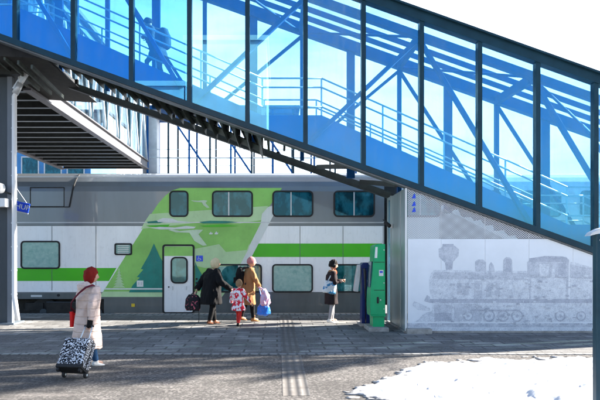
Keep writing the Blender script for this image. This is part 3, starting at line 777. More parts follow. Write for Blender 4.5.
# ------------------------------------------------------------------ footbridge over the tracks
fb = empty('footbridge', 'dark footbridge with white edged girder crossing over the train at the left', 'footbridge', loc=(-9, 17, 0))
xa, xb, zd = -11.7, -7.12, 6.5
y0, y1 = 17.0, 32.6
MB().box(xa + .1, xb - .1, y0, y1, zd + .32, zd + .36).build('deck', M['dark'], fb)
k = 0; y = y0 + .3
while y < y1 and k < 60:
    q = MB().box(xa + .1, xb - .12, y - .02, y + .02, zd + .05, zd + .31).build('cross_beam', M['dark'], fb)  # shade put into the dark web colour, lit edges into the paler flanges
    MB().box(xa + .1, xb - .12, y - .07, y + .07, zd + .03, zd + .045).build('flange', M['pillar'], q); y += .95; k += 1
for x in (xa, xb):
    q = MB(); q.box(x - .12, x + .12, y0, y1, zd, zd + .05); q.box(x - .03, x + .03, y0, y1, zd + .05, zd + .42); q.box(x - .12, x + .12, y0, y1, zd + .42, zd + .47)
    q.build('girder', M['girder'], fb)
    MB().box(x - .1, x + .1, y0, y1, 9.9, 10.15).build('top_chord', M['pillar'], fb)
    n = 8; dy = (y1 - y0) / n
    for i in range(n):
        ya = y0 + i * dy
        MB().box(x - .07, x + .07, ya - .07, ya + .07, zd + .47, 9.9).build('strut', M['mullion'], fb)
        MB().bar((x, ya, zd + .47), (x, ya + dy / 2, 9.9), .08, .10).build('diagonal_strut', M['galv'], fb)
        MB().bar((x, ya + dy / 2, 9.9), (x, ya + dy, zd + .47), .08, .10).build('diagonal_strut', M['galv'], fb)
        MB().box(x - .12 * (1 if x > -9 else -1), x - .11 * (1 if x > -9 else -1), ya + .04, ya + dy - .04, zd + .5, 9.85).build('glass_pane', M['glass_far'], fb)
MB().box(xa - .3, xb + .3, y0, y1, 10.16, 10.3).build('roof', M['roofbrown'], fb)
fix(fb)

# ------------------------------------------------------------------ pillar with downpipe, left
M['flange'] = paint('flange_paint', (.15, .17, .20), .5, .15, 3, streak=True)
pl = empty('steel_pillar', 'tall grey steel pillar holding up the walkway at the left edge', 'pillar', loc=(-7.3, 15.7, 0))
x1 = P(7.2, 0, 15.7).x; x2 = P(12.0, 0, 15.7).x
MB().box(x1 - .75, x1 - .002, 15.75, 16.15, 0, 6.6).build('column', M['pillar_dark'], pl)  # two faces of one section: shade put into the darker colour
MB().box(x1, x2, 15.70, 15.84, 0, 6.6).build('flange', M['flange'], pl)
MB().box(x1 - .8, x2 + .08, 15.62, 16.28, 0, .05).build('base_plate', M['pillar'], pl)
MB().box(x1 - .8, x2 + .25, 15.5, 16.4, 6.5, 6.95).build('cap', M['dark'], pl)
q = MB()
for z in [.8 + .62 * i for i in range(9)]: q.tube([(x2 + .002, 15.66, z), (x2 + .17, 15.60, z + .01)], .018, 6)
q.build('bracket', M['galv'], pl)
xp = P(14.3, 0, 15.6).x
dp = MB().tube([(xp + .16, 15.6, 6.45), (xp + .16, 15.6, 6.25), (xp, 15.6, 5.95), (xp, 15.6, .75), (xp + .02, 15.6, .62), (xp + .10, 15.58, .12)], .062, 14).build('downpipe', M['whitepaint'], pl, True)
MB().tube([(xp + .16, 15.6, 6.3), (xp + .02, 15.6, 6.02)], .085, 14).build('pipe_collar', M['galv'], dp, True)
MB().bar((xp + .30, 15.6, 6.55), (xp + .02, 15.6, 6.12), .12, .12).build('pipe_hopper', M['galv'], dp)
fix(pl)
# signal lamp arm off  the pillar
la = empty('signal_lamp', 'white round lamp housing on an arm clamped to the grey pillar', 'lamp', loc=(-7.3, 15.5, 3.6))
c = P(-1.0, 190, 15.4); e = P(11, 194, 15.6)
MB().tube([(c.x, 15.45, c.z), e], .025, 8).build('arm', M['dark'], la, True)
MB().tube([(c.x - .1, 15.2, c.z + .06), (c.x + .02, 15.5, c.z + .05)], [.16, .13], 16).build('housing', M['whitepaint'], la, True)
q = P(-2, 203, 15.4); MB().box(q.x - .3, q.x + .20, 15.35, 15.6, q.z - .10, q.z + .12).build('junction_box', M['whitepaint'], la, bevel=.015)
fix(la)
# platform sign
def text(s, size, mat, name, parent, loc, rot=(R(90), 0, 0), ext=.003, ax='CENTER'):
    cu = bpy.data.curves.new(name, 'FONT'); cu.body = s; cu.size = size; cu.extrude = ext; cu.align_x = ax; cu.align_y = 'CENTER'
    o = bpy.data.objects.new('tmp', cu); COL.objects.link(o)
    bpy.context.view_layer.update()
    me = bpy.data.meshes.new_from_object(o.evaluated_get(bpy.context.evaluated_depsgraph_get()))
    bpy.data.objects.remove(o); me.materials.clear(); me.materials.append(mat)
    t = bpy.data.objects.new(name, me); COL.objects.link(t); t.location = loc; t.rotation_euler = rot
    if parent is not None: t.parent = parent
    return t
ps = empty('platform_sign', 'small blue hanging sign with white letters tilted beside the pillar', 'sign')
cs = P(19.5, 206.5, 17.0); ps.location = cs; ps.rotation_euler = (0, R(12), R(8))
MB().box(-.27, .27, -.02, .02, -.135, .135).build('board', M['blue'], ps, bevel=.008)
MB().box(-.27, .27, -.022, .022, -.165, -.137).build('board_edge', M['galv'], ps)
text('o-HUP', .20, M['art_white'], 'lettering', ps, (0, -.023, 0))
MB().tube([(.17, 0, .135), (-.32, 0, .62)], .008, 6).build('stay_wire', M['galv'], ps)
MB().tube([(-.5, 0, .02), (-.27, 0, .02)], .015, 6).build('arm', M['galv'], ps)

# ------------------------------------------------------------------ machines
def solid(px_pts, Y, y0, y1): return [(P(a, b, Y).x, P(a, b, Y).z) for a, b in px_pts]
tm = empty('ticket_machine', 'tall bright green ticket machine standing on a concrete pad beside the metal wall', 'ticket machine', loc=(2.35, 14.4, 0))
Yg = 14.35
MB().xz(solid([(370.6, 315), (370.2, 305), (370.6, 292), (372, 280), (373.4, 262), (374.2, 246), (377, 244.2), (385.2, 244), (385.4, 315.5)], Yg, 0, 0), 14.35, 14.95).build('housing', M['machine_green'], tm, bevel=.012)
MB().xz(solid([(373.6, 332), (373.0, 315.8), (385.0, 315.8), (384.6, 332)], Yg, 0, 0), 14.40, 14.90).build('foot', M['machine_green'], tm, bevel=.008)
MB().xz(solid([(371.0, 316.4), (371.0, 315.2), (385.8, 315.2), (385.8, 316.4)], Yg, 0, 0), 14.335, 14.97).build('trim', M['machine_green'], tm)
MB().xz(rrect(P(376.8, 0, Yg).x, P(378.8, 0, Yg).x, P(0, 303.5, Yg).z, P(0, 297, Yg).z, .015), 14.335, 14.36).build('handle_slot', M['black'], tm)
MB().xz(solid([(374.6, 258), (375.4, 247), (377.6, 247), (377.2, 258)], Yg, 0, 0), 14.343, 14.352).build('notice', M['art_white'], tm)
p = P(372.2, 275, Yg); MB().bar((p.x - .03, 14.66, p.z - .30), (p.x + .01, 14.66, p.z + .32), .03, .44, (0, 1, 0)).build('screen', M['win'], tm)
MB().box(P(368, 0, Yg).x, P(388, 0, Yg).x, 14.2, 15.05, 0, .10).build('pad', M['concrete'], tm, bevel=.012)
fix(tm)
bmc = empty('validator_post', 'dark blue machine on two legs with a pale side flap behind the green machine', 'machine', loc=(2.2, 15.4, 0))
Yb = 15.4
MB().xz(solid([(361.6, 324.5), (362.2, 300), (361.8, 268), (363.6, 268), (365.0, 300), (365.2, 324.5)], Yb, 0, 0), 15.4, 15.75).build('leg', M['machine_blue'], bmc, bevel=.008)
MB().xz(solid([(366.4, 324.5), (366.6, 300), (365.2, 268), (371.0, 268), (371.6, 285), (370.4, 324.5)], Yb, 0, 0), 15.4, 15.75).build('leg', M['machine_blue'], bmc, bevel=.008)
MB().xz(solid([(361.4, 268.5), (361.0, 265), (363, 262.8), (369, 262.6), (371.6, 264.5), (372, 268.5)], Yb, 0, 0), 15.36, 15.8).build('hood', M['machine_blue'], bmc, bevel=.01)
MB().xz(solid([(354.6, 291.5), (356.6, 276), (358.6, 265), (361.0, 264.6), (360.8, 274), (359.6, 284), (358.4, 292)], Yb, 0, 0), 15.45, 15.75).build('side_flap', M['galv'], bmc, bevel=.008)
MB().box(P(359.5, 0, Yb).x, P(372.5, 0, Yb).x, 15.3, 15.9, 0, .07).build('pad', M['concrete'], bmc, bevel=.01)
fix(bmc)
# near post on the right edge
np_ = empty('gate_post', 'dark blue steel post with a pale slanted cap at the right edge', 'post', loc=(3.3, 6, 0))
xx = P(592.3, 0, 6.08).x
MB().box(xx, xx + .32, 6.0, 6.08, 0, 2.02).build('column', M['mullion'], np_, bevel=.008)
MB().box(xx + .05, xx + .07, 5.992, 6.0, .05, 1.95).build('rib', M['dark'], np_)
MB().xz([(xx - .075, 2.0), (xx - .05, 2.035), (xx + .02, 2.07), (xx + .36, 2.17), (xx + .36, 2.13), (xx + .02, 2.025)], 5.985, 6.095).build('cap', M['galv'], np_, bevel=.004)
MB().tube([(xx + .04, 5.985, 1.96), (xx + .04, 6.0, 1.96)], .012, 8, flat=(0, 0, 1)).build('bolt', M['galv'], np_)
fix(np_)

# ------------------------------------------------------------------ town behind the tracks and behind the camera
def facade_mat(name, c, cg, sx=3.0, sz=3.2):
    m, n, out = newmat(name); co = coords(n)
    br = n.nodes.new('ShaderNodeTexNoise'); br.inputs['Scale'].default_value = 1.2; n.links.new(co, br.inputs['Vector'])
    col = mixc(n, ramp(n, br.outputs['Fac'], [(.35, 0), (.65, 1)]), tuple(x * .85 for x in c), c)
    pbr(n, out, col, .8, 0); return m
M['render_white'] = facade_mat('white_render', (.62, .60, .55), None); M['beige'] = facade_mat('beige_render', (.50, .44, .34), None); M['paleblue'] = facade_mat('pale_blue_cladding', (.42, .50, .55), None)
def building(name, label, x0, x1, y0, y1, h, mat, face, wz=3.2, wx=2.6, rm=None):
    b = empty(name, label, 'building', loc=((x0 + x1) / 2, y0, 0))
    MB().box(x0, x1, y0, y1, -.7, h).build('wall', mat, b)
    MB().box(x0 - .15, x1 + .15, y0 - .15, y1 + .15, h + .003, h + .35).build('roof', rm or M['roofbrown'], b)
    yf = y0 if face < 0 else y1
    z = 1.2
    while z + 1.9 < h and wx < 50:
        x = x0 + .8
        while x + 1.4 < x1:
            f = ring_frame(MB(), rrect(x, x + 1.5, z, z + 1.7, .02, 1), rrect(x + .1, x + 1.4, z + .1, z + 1.6, .02, 1), yf - .04, yf + .04).build('window', M['galv'], b)
            MB().box(x + .09, x + 1.41, yf - .02, yf + .015, z + .09, z + 1.61).build('pane', M['win'], f)
            x += wx
        z += wz
    fix(b); return b
building('apartment_block', 'beige apartment block far behind the footbridge struts at upper left', -40, -20.5, 72, 84, 19, M['beige'], -1, 3.0, 2.9)
building('station_building', 'pale building mirrored in the stair glass at centre left', -10.6, -6.6, -24, -14, 13.7, M['render_white'], 1, 3.2, 99, M['render_white'])
building('station_building', 'taller pale building mirrored in the stair glass behind the landing', -6.5, -.8, -24, -14, 16.9, M['render_white'], 1, 3.2, 99, M['render_white'])
M['blueclad'] = paint('blue_glazed_cladding', (.03, .20, .48), .2, .3, .6)
building('glazed_building', 'low blue glazed building far behind the pillar under the footbridge', -26, -15.6, 50, 58, 11.2, M['blueclad'], -1, 2.4, 1.9)
# details on the machines
q = MB()
for py in (262, 290): q.xz(solid([(374, py), (384.6, py), (384.6, py + .5), (374, py + .5)], Yg, 0, 0), 14.344, 14.3495)
q.build('panel_gap', M['black'], tm)
MB().xz(solid([(379, 270), (383.4, 270), (383.4, 276), (379, 276)], Yg, 0, 0), 14.344, 14.3494).build('sticker', M['art_white'], tm)
MB().xz(solid([(379.6, 271), (382.8, 271), (382.8, 273), (379.6, 273)], Yg, 0, 0), 14.3425, 14.3438).build('sticker_band', M['blue'], tm)
for py in (250, 283, 309): p = P(384, py, Yg); MB().tube([(p.x, 14.338, p.z), (p.x, 14.35, p.z)], .012, 10, flat=(0, 0, 1)).build('screw', M['galv'], tm)
p = P(380.5, 300, Yg); MB().tube([(p.x, 14.337, p.z), (p.x, 14.35, p.z)], .016, 12, flat=(0, 0, 1)).build('lock', M['galv'], tm)
MB().xz(solid([(365.1, 300), (365.9, 300), (365.9, 270), (365.1, 270)], Yb, 0, 0), 15.38, 15.395).build('front_gap', M['black'], bmc)
MB().xz(solid([(367.2, 285), (370, 285), (370, 280), (367.2, 280)], Yb, 0, 0), 15.385, 15.398).build('label_plate', M['galv'], bmc)
fix(tm); fix(bmc)
# ------------------------------------------------------------------ people
M['skin'] = paint('skin', (.52, .29, .20), .5, .08, 8)
M['eye'] = paint('eye_dark', (.02, .015, .012), .2)
M['lips'] = paint('lips', (.42, .12, .10), .45)
def fpat(name, c1, c2, scale, lo, hi, rough=.85, kind='noise'):
    m, n, out = newmat(name); co = coords(n)
    if kind == 'noise': f = tex_noise(n, co, scale, 2, .5)
    else:
        v = n.nodes.new('ShaderNodeTexVoronoi'); v.inputs['Scale'].default_value = scale; n.links.new(co, v.inputs['Vector']); f = v.outputs['Distance']
    col = mixc(n, ramp(n, f, [(lo, 0), (hi, 1)]), c1, c2)
    g = tex_noise(n, co, 60, 3)
    pbr(n, out, col, rough, 0, g, .4, .003, 0, .25); return m
def quilt():
    m, n, out = newmat('cream_quilted_fabric'); co = coords(n)
    wv = n.nodes.new('ShaderNodeTexWave'); wv.bands_direction = 'Z'; wv.inputs['Scale'].default_value = 2.6; wv.inputs['Distortion'].default_value = 1.6; wv.inputs['Detail'].default_value = 2; n.links.new(co, wv.inputs['Vector'])
    h = ramp(n, wv.outputs['Fac'], [(.0, .3), (.10, .85), (1, 1)]); g = tex_noise(n, co, 9, 6, .7)
    col = mixc(n, ramp(n, g, [(.4, 0), (.7, 1)]), (.50, .385, .335), (.62, .49, .43))
    hh = math_(n, 'ADD', h, g); pbr(n, out, col, .8, 0, hh, .7, .03, 0, .3); return m
M['cream'] = quilt()
M['redhair'] = fabric('dyed_red_hair', (.24, .012, .008), .5, 90)
M['blond'] = fabric('blond_hair', (.74, .60, .36), .3, 90)
M['brownhair'] = fabric('light_brown_hair', (.32, .19, .10), .4, 90)
M['darkhair'] = fabric('dark_hair', (.02, .016, .014), .4, 90)
M['blackcloth'] = fabric('black_wool', (.005, .005, .006), .4, 60)
M['darkcoat'] = fabric('dark_plum_wool', (.030, .020, .022), .4, 60)
M['camel'] = fabric('camel_wool', (.34, .17, .07), .3, 50)
M['pinkhat'] = fabric('dusty_pink_knit', (.50, .20, .20), .3, 90)
M['jeans'] = fabric('blue_denim', (.03, .09, .20), .4, 50)
M['greycloth'] = fabric('grey_trousers_cloth', (.34, .33, .34), .2, 60)
M['slate'] = fabric('slate_jacket_cloth', (.05, .07, .10), .3, 60)
M['redcloth'] = fabric('red_cloth', (.62, .035, .03), .3, 50)
M['redpat'] = fpat('red_white_leaf_print', (.66, .02, .04), (.80, .76, .76), 13, .47, .53)
M['redbag'] = fabric('red_leather', (.62, .012, .012), .25, 30)
M['maroon'] = fabric('maroon_strap', (.11, .008, .02), .3, 30)
M['bluebag'] = paint('blue_plastic_bag', (.01, .14, .62), .35, .2, 12, bstr=.5)
M['pinkbag'] = fpat('pink_printed_fabric', (.62, .30, .42), (.50, .46, .66), 14, .42, .6)
M['tote'] = fpat('blue_white_printed_canvas', (.68, .70, .70), (.05, .22, .42), 9, .50, .56)
M['case'] = fpat('black_white_patterned_shell', (.008, .008, .011), (.62, .64, .68), 44, .50, .56, .4)
M['bagflower'] = fpat('black_bag_with_pink_flowers', (.012, .011, .014), (.55, .12, .16), 16, .60, .66)
M['whiteshoe'] = fabric('white_leather', (.72, .70, .66), .15, 30)
M['tanshoe'] = fabric('tan_leather', (.36, .16, .06), .3, 30)
M['brownshoe'] = fabric('brown_leather', (.16, .06, .03), .3, 30)
M['fur'] = fabric('brown_fur', (.30, .17, .09), .5, 120)
M['phone'] = paint('phone_black', (.01, .01, .012), .15)
M['scarf'] = fabric('orange_red_scarf', (.62, .09, .03), .3, 60)

def apply_mods(o):
    bpy.context.view_layer.update()
    me = bpy.data.meshes.new_from_object(o.evaluated_get(bpy.context.evaluated_depsgraph_get()))
    old = o.data; o.modifiers.clear(); o.data = me; me.name = o.name
    bpy.data.meshes.remove(old)
    for p in me.polygons: p.use_smooth = True
    return o
def soft(o, vox=.014, it=4, fold=0, fs=.12, seed=0):
    r = o.modifiers.new('r', 'REMESH'); r.mode = 'VOXEL'; r.voxel_size = vox
    s = o.modifiers.new('s', 'SMOOTH'); s.iterations = it; s.factor = .5
    apply_mods(o)
    if fold:
        me = o.data
        for v in me.vertices:
            c = v.co
            k = noise.noise((c.x / fs + seed, c.y / fs, c.z / (fs * 2.2))) + .5 * noise.noise((c.x / fs * 2.3, c.y / fs * 2.3 + seed, c.z / (fs * 1.3)))
            v.co = c + v.normal * k * fold
    return o

def person(name, label, loc, rz, H, pose, group=None):
    """faces local +X, its left is +Y"""
    root = empty(name, label, 'person', group, loc, rz)
    s = H / 1.70
    lean = pose.get('lean', .0)
    J = {}
    J['pel'] = Vector((0, 0, .50 * H)); J['spi'] = Vector((.01 + lean * .4, 0, .60 * H)); J['che'] = Vector((.0 + lean, 0, .73 * H))
    J['nek'] = Vector((.0 + lean * 1.25, 0, .825 * H)); J['hed'] = J['nek'] + Vector((.02 + lean * .3, 0, .05 * H))
    for sd_, y in (('L', 1), ('R', -1)):
        J['sh' + sd_] = Vector((lean, y * .105 * H, .80 * H))
        J['el' + sd_] = Vector(pose['el' + sd_]) * s if 'el' + sd_ in pose else J['sh' + sd_] + Vector((-.02, y * .05, -.17 * H))
        J['wr' + sd_] = Vector(pose['wr' + sd_]) * s if 'wr' + sd_ in pose else J['el' + sd_] + Vector((.05, y * .01, -.15 * H))
        J['hip' + sd_] = Vector((0, y * .052 * H, .485 * H))
        fx, fz = pose.get('ft' + sd_, (0, 0))
        J['ank' + sd_] = Vector((fx * s, y * .05 * H, .048 * H + fz * s))
        mid = (J['hip' + sd_] + J['ank' + sd_]) / 2
        J['kne' + sd_] = mid + Vector((.035 * s + abs(fz) * .5 * s, 0, 0))
        J['toe' + sd_] = J['ank' + sd_] + Vector((.14 * s, 0, -.03 * H * .9 - fz * s * .35))
    # skinned skeleton
    bm = bmesh.new(); lay = bm.verts.layers.skin.verify()
    def nv(p, r, root_=False):
        v = bm.verts.new(p); r = (r, r) if isinstance(r, (int, float)) else r
        v[lay].radius = (r[0] * s, r[1] * s); v[lay].use_root = root_; return v
    pel = nv(J['pel'], (.12, .10), True); spi = nv(J['spi'], (.115, .095)); che = nv(J['che'], (.13, .10)); nek = nv(J['nek'], .052); hed = nv(J['hed'], .05)
    for a, b in ((pel, spi), (spi, che), (che, nek), (nek, hed)): bm.edges.new((a, b))
    for q in 'LR':
        y = 1 if q == 'L' else -1
        sh = nv(J['sh' + q], .052); el = nv(J['el' + q], .040); wr = nv(J['wr' + q], .026)
        d = (J['wr' + q] - J['el' + q]).normalized(); pa = nv(J['wr' + q] + d * .05 * s, (.030, .022))
        for a, b in ((che, sh), (sh, el), (el, wr), (wr, pa)): bm.edges.new((a, b))
        # fingers: five chains rooted in the palm
        side = d.cross(Vector((1, 0, 0)) if abs(d.x) < .8 else Vector((0, 0, 1))).normalized()
        if side.dot(Vector((0, y, 0))) < 0: side = -side
        cur = side.cross(d).normalized()
        if cur.x < 0: cur = -cur
        base = J['wr' + q] + d * .06 * s
        for k, ln in enumerate((.062, .072, .066, .052)):
            o0 = base + cur * 0 + side * 0 + Vector((0, 0, 0)) + cur.cross(d) * ((k - 1.5) * .0185 * s)
            inw = -side
            f0 = nv(o0, .0105, True); f1 = nv(o0 + d * (.05 + ln * .3) * s + inw * .006 * s, .0092); f2 = nv(o0 + d * (.05 + ln * .62) * s + inw * .026 * s, .0085); f3 = nv(o0 + d * (.045 + ln * .62) * s + inw * .046 * s, .0075)
            for a, b in ((f0, f1), (f1, f2), (f2, f3)): bm.edges.new((a, b))
        t0 = nv(J['wr' + q] + d * .03 * s + cur * .012 * s, .012, True); t1 = nv(J['wr' + q] + d * .055 * s + cur * .04 * s - side * .008 * s, .0105); t2 = nv(J['wr' + q] + d * .085 * s + cur * .045 * s - side * .02 * s, .0085)
        bm.edges.new((t0, t1)); bm.edges.new((t1, t2))
        hp = nv(J['hip' + q], (.085, .082)); kn = nv(J['kne' + q], .055); an = nv(J['ank' + q], .036); to = nv(J['toe' + q], (.036, .024))
        for a, b in ((pel, hp), (hp, kn), (kn, an), (an, to)): bm.edges.new((a, b))
    me = bpy.data.meshes.new('body'); bm.to_mesh(me); bm.free()
    body = bpy.data.objects.new('body', me); COL.objects.link(body)
    body.modifiers.new('skin', 'SKIN').use_smooth_shade = True
    sb = body.modifiers.new('ss', 'SUBSURF'); sb.levels = 1; sb.render_levels = 1
    apply_mods(body)
    # head
    hr = pose.get('turn', 0); tilt = pose.get('tilt', 0)
    big = pose.get('head', 1.07)
    hc = J['hed'] + Vector((.018 * s, 0, .062 * H * (1 if H > 1.4 else 1.12)))
    Mh = Matrix.Translation(hc) @ Matrix.Rotation(hr, 4, 'Z') @ Matrix.Rotation(tilt, 4, 'Y') @ Matrix.Scale(s * big, 4)
    bm = bmesh.new(); bm.from_mesh(body.data)
    nb = len(bm.faces)
    r = bmesh.ops.create_uvsphere(bm, u_segments=28, v_segments=20, radius=1)
    for v in r['verts']:
        x, y, z = v.co
        X, Y, Z = x * .098, y * .078, z * .118
        if z < 0: Y *= 1 - .30 * z * z - .08 * -z; X *= 1 - .10 * z * z
        if x > 0:
            X += .012 * math.exp(-((z + .75) / .22) ** 2) * x                     # chin
            X += .026 * math.exp(-(y / .16) ** 2 - ((z + .10) / .16) ** 2)         # nose
            X += .008 * math.exp(-(y / .10) ** 2 - ((z - .12) / .22) ** 2)
            X -= .010 * math.exp(-((abs(y) - .38) / .18) ** 2 - ((z - .08) / .12) ** 2)
            X += .006 * math.exp(-(y / .3) ** 2 - ((z + .43) / .07) ** 2)
        v.co = (X, Y, Z)
    hv = list(r['verts'])
    for y in (-1, 1):
        e = bmesh.ops.create_uvsphere(bm, u_segments=10, v_segments=8, radius=1, matrix=Matrix.Translation((-.006, y * .079, .0)) @ Matrix.Rotation(.25 * y, 4, 'Z') @ Matrix.Diagonal((.018, .009, .030, 1))); hv += e['verts']
    me = body.data
    eyes = []
    for y in (-1, 1):
        e = bmesh.ops.create_uvsphere(bm, u_segments=10, v_segments=8, radius=.0115, matrix=Matrix.Translation((.084, y * .030, .010))); hv += e['verts']; eyes += e['verts']
    lp = bmesh.ops.create_uvsphere(bm, u_segments=10, v_segments=6, radius=1, matrix=Matrix.Translation((.093, 0, -.052)) @ Matrix.Diagonal((.008, .024, .007, 1))); hv += lp['verts']
    bm.verts.ensure_lookup_table()
    for v in hv: v.co = Mh @ v.co
    es = set(eyes); ls = set(lp['verts'])
    for f in bm.faces:
        f.smooth = True; f.material_index = 0
        if all(v in es for v in f.verts): f.material_index = 1
        elif all(v in ls for v in f.verts): f.material_index = 2
    bmesh.ops.recalc_face_normals(bm, faces=bm.faces)
    bm.to_mesh(me); bm.free()
    me.materials.clear()
    for k in ('skin', 'eye', 'lips'): me.materials.append(M[k])
    body.parent = root
    J['Mh'] = Mh; J['s'] = s; J['H'] = H
    return root, J
def hair(root, J, mat, drop=.3, vol=1.13, front=.35, name='hair', back=0, fold=.006):
    bm = bmesh.new(); bmesh.ops.create_uvsphere(bm, u_segments=56, v_segments=36, radius=1)
    for v in bm.verts:
        x, y, z = v.co
        lim = front if x > .68 else (-drop if x < .2 else -drop + (front + drop) * ((x - .2) / .48) ** 1.5)
        k = vol if z > lim else max(.80, vol - (lim - z) * 2.2)
        v.co = (x * .100 * k - .006 - back * (z < 0) * (x < 0) * .02, y * .081 * k, z * .118 * (k if z > 0 else min(k, 1.0 + drop * .3)) + .003)
        th = math.atan2(y, x)
        nn = noise.noise((th * 9, z * 1.2, vol * 7)) * .5 + noise.noise(v.co * 38) * .6 + noise.noise((v.co.x * 15, v.co.y * 15, v.co.z * 9)) * .7
        v.co *= 1 + nn * (.10 if name == 'hair' else .03)
    for v in bm.verts: v.co = J['Mh'] @ v.co
    me = bpy.data.meshes.new(name); bm.to_mesh(me); bm.free(); me.materials.append(mat)
    for p in me.polygons: p.use_smooth = True
    o = bpy.data.objects.new(name, me); COL.objects.link(o); o.parent = root; return o
def coat(root, J, mat, hem, w=1.0, name='coat', flare=1.0, fold=.012, seed=1, sleeve=1.0, hood=False):
    s, H = J['s'], J['H']; mb = MB()
    pts = []; rad = []
    L_ = J['che'].x
    zs = [hem * H, hem * H + .12 * s, .46 * H, .54 * H, .62 * H, .70 * H, .765 * H, .805 * H, .832 * H, .85 * H]
    rs = [(.185 * flare, .215 * flare), (.18 * flare, .21 * flare), (.170, .205), (.155, .190), (.148, .180), (.155, .192), (.140, .198), (.105, .165), (.075, .095), (.062, .068)]
    for z, r in zip(zs, rs):
        t = max(0, min(1, (z / H - .5) / .25)); pts.append((L_ * t, 0, z)); rad.append((r[0] * s * w, r[1] * s * w))
    mb.tube(pts, rad, 24, True, (1, 0, 0))
    for q in 'LR':
        a, b, c = J['sh' + q], J['el' + q], J['wr' + q]
        mb.tube([a + (a - b) * .10 + Vector((0, 0, .005)), a, (a + b) / 2, b, (b + c) / 2, c], [.05 * s * w, .078 * s * w * sleeve, .070 * s * w * sleeve, .062 * s * w * sleeve, .055 * s * w * sleeve, .046 * s * w], 14)
        mb.ball(a, .078 * s * w * sleeve); mb.ball(b, .061 * s * w * sleeve)
    if hood:
        c = J['nek'] + Vector((-.085 * s, 0, .01 * s)); mb.ball(c, (.11 * s, .155 * s, .085 * s)); mb.ball(J['nek'] + Vector((-.01, 0, .0)), (.115 * s, .125 * s, .065 * s))
    return soft(mb.build(name, mat, root), .014, 5, fold, .11, seed)
def trousers(root, J, mat, w=1.0, name='trousers', end=.06):
    s, H = J['s'], J['H']; mb = MB(); mb.ball(J['pel'] + Vector((0, 0, -.02)), (.125 * s * w, .155 * s * w, .13 * s))
    for q in 'LR':
        a, b, c = J['hip' + q], J['kne' + q], J['ank' + q]
        c2 = c + (b - c) * .05
        mb.tube([a + Vector((0, 0, .02)), (a + b) / 2, b, (b + c2) / 2, c2], [.092 * s * w, .082 * s * w, .066 * s * w, .060 * s * w, .052 * s * w], 14)
        mb.ball(b, .066 * s * w)
    return soft(mb.build(name, mat, root), .013, 4, .007, .08, 3)
def shoes(root, J, mat, w=1.0, boot=False):
    s = J['s']
    for q in 'LR':
        a, t = J['ank' + q], J['toe' + q]; d = (t - a); d.z *= .55; d.normalize()
        lo = a.z - .048 * J['H'] + .0
        base = Vector((a.x, a.y, max(.0, a.z - .048 * J['H'])))
        mb = MB(); h = Vector((0, 0, .028 * s))
        mb.tube([base - d * .075 * s + h * 1.3, base - d * .05 * s + h * 1.5, base + d * .05 * s + h * 1.3, base + d * .13 * s + h * .95, base + d * .185 * s + h * .8],
                [(.030 * s, .028 * s), (.044 * s, .040 * s), (.040 * s, .044 * s), (.027 * s, .046 * s), (.018 * s, .028 * s)], 14, True, (0, 0, 1))
        mb.tube([base + h, a + Vector((0, 0, (.10 if boot else .03) * s))], [.043 * s, .048 * s], 12)
        mb.box(*(0, .001) * 3) if False else None
        o = soft(mb.build('shoe', mat, root), .009, 3)
        for v in o.data.vertices: v.co.z = max(v.co.z, base.z + .002)
def strap(name, mat, root, pts, w=.05, t=.008):
    mb = MB(); mb.tube(pts, [(w / 2, t)] * len(pts), 8, True); return mb.build(name, mat, root, True)
def G(px, py): Y = 600 * 1.8 / (py - 256); return Vector(((px - CX) * Y / F, Y, 0))

# 1. woman in the foreground
loc = G(87, 369); A1 = R(52)
w1, J = person('person', 'woman with short red hair in a long cream coat walking away with a suitcase', loc, A1, 1.58,
   dict(ftL=(.24, 0), ftR=(-.16, .03), turn=R(-28), tilt=R(8), lean=.03, elR=(-.08, -.27, 1.12), wrR=(-.13, -.28, .86), elL=(.10, .25, 1.12), wrL=(.25, .20, .95)))
trousers(w1, J, M['jeans']); shoes(w1, J, M['whiteshoe'])
c_ = coat(w1, J, M['cream'], .21, 1.22, flare=1.03, fold=.024, hood=True)
hair(w1, J, M['redhair'], .85, 1.20, .42)
mb = MB(); mb.ball(J['nek'] + Vector((-.03, .06, .03)), (.07, .06, .05)); soft(mb.build('scarf', M['blackcloth'], w1), .01, 2, .004)
mb = MB(); d = (J['wrR'] - J['elR']).normalized(); mb.tube([J['wrR'] - d * .06, J['wrR'] + d * .02, J['wrR'] + d * .085], [.048, .042, .045], 12); mb.ball(J['wrR'] + d * .08, (.05, .04, .045))
soft(mb.build('glove', M['blackcloth'], w1), .008, 2, .003)
def on(root, v): return root.matrix_basis @ Vector(v) if False else Matrix.Translation(root.location) @ root.rotation_euler.to_matrix().to_4x4() @ Vector(v)
# shoulder bag, top level, carries its strap
bg_ = empty('shoulder_bag', 'small bright red bag hanging at the left hip of the woman in cream', 'bag', loc=on(w1, (0, .31, .68)), rz=A1)
mb = MB(); mb.box(-.09, .09, -.035, .035, -.03, .22); soft(mb.build('pouch', M['redbag'], bg_), .010, 4, .006)
mb = MB(); mb.xz([(-.092, .22), (.092, .22), (.07, .10), (-.07, .10)], .036, .043); mb.build('flap', M['redbag'], bg_, bevel=.004)
q = [(a_, b_ - .31, c_z - .68) for a_, b_, c_z in ((-.02, .28, .89), (-.15, .21, .97), (-.225, .09, 1.06), (-.245, -.03, 1.145), (-.225, -.13, 1.23), (-.15, -.185, 1.31), (-.02, -.19, 1.345), (.10, -.16, 1.28))]
strap('strap', M['maroon'], bg_, [Vector(a) for a in q], .050, .010)
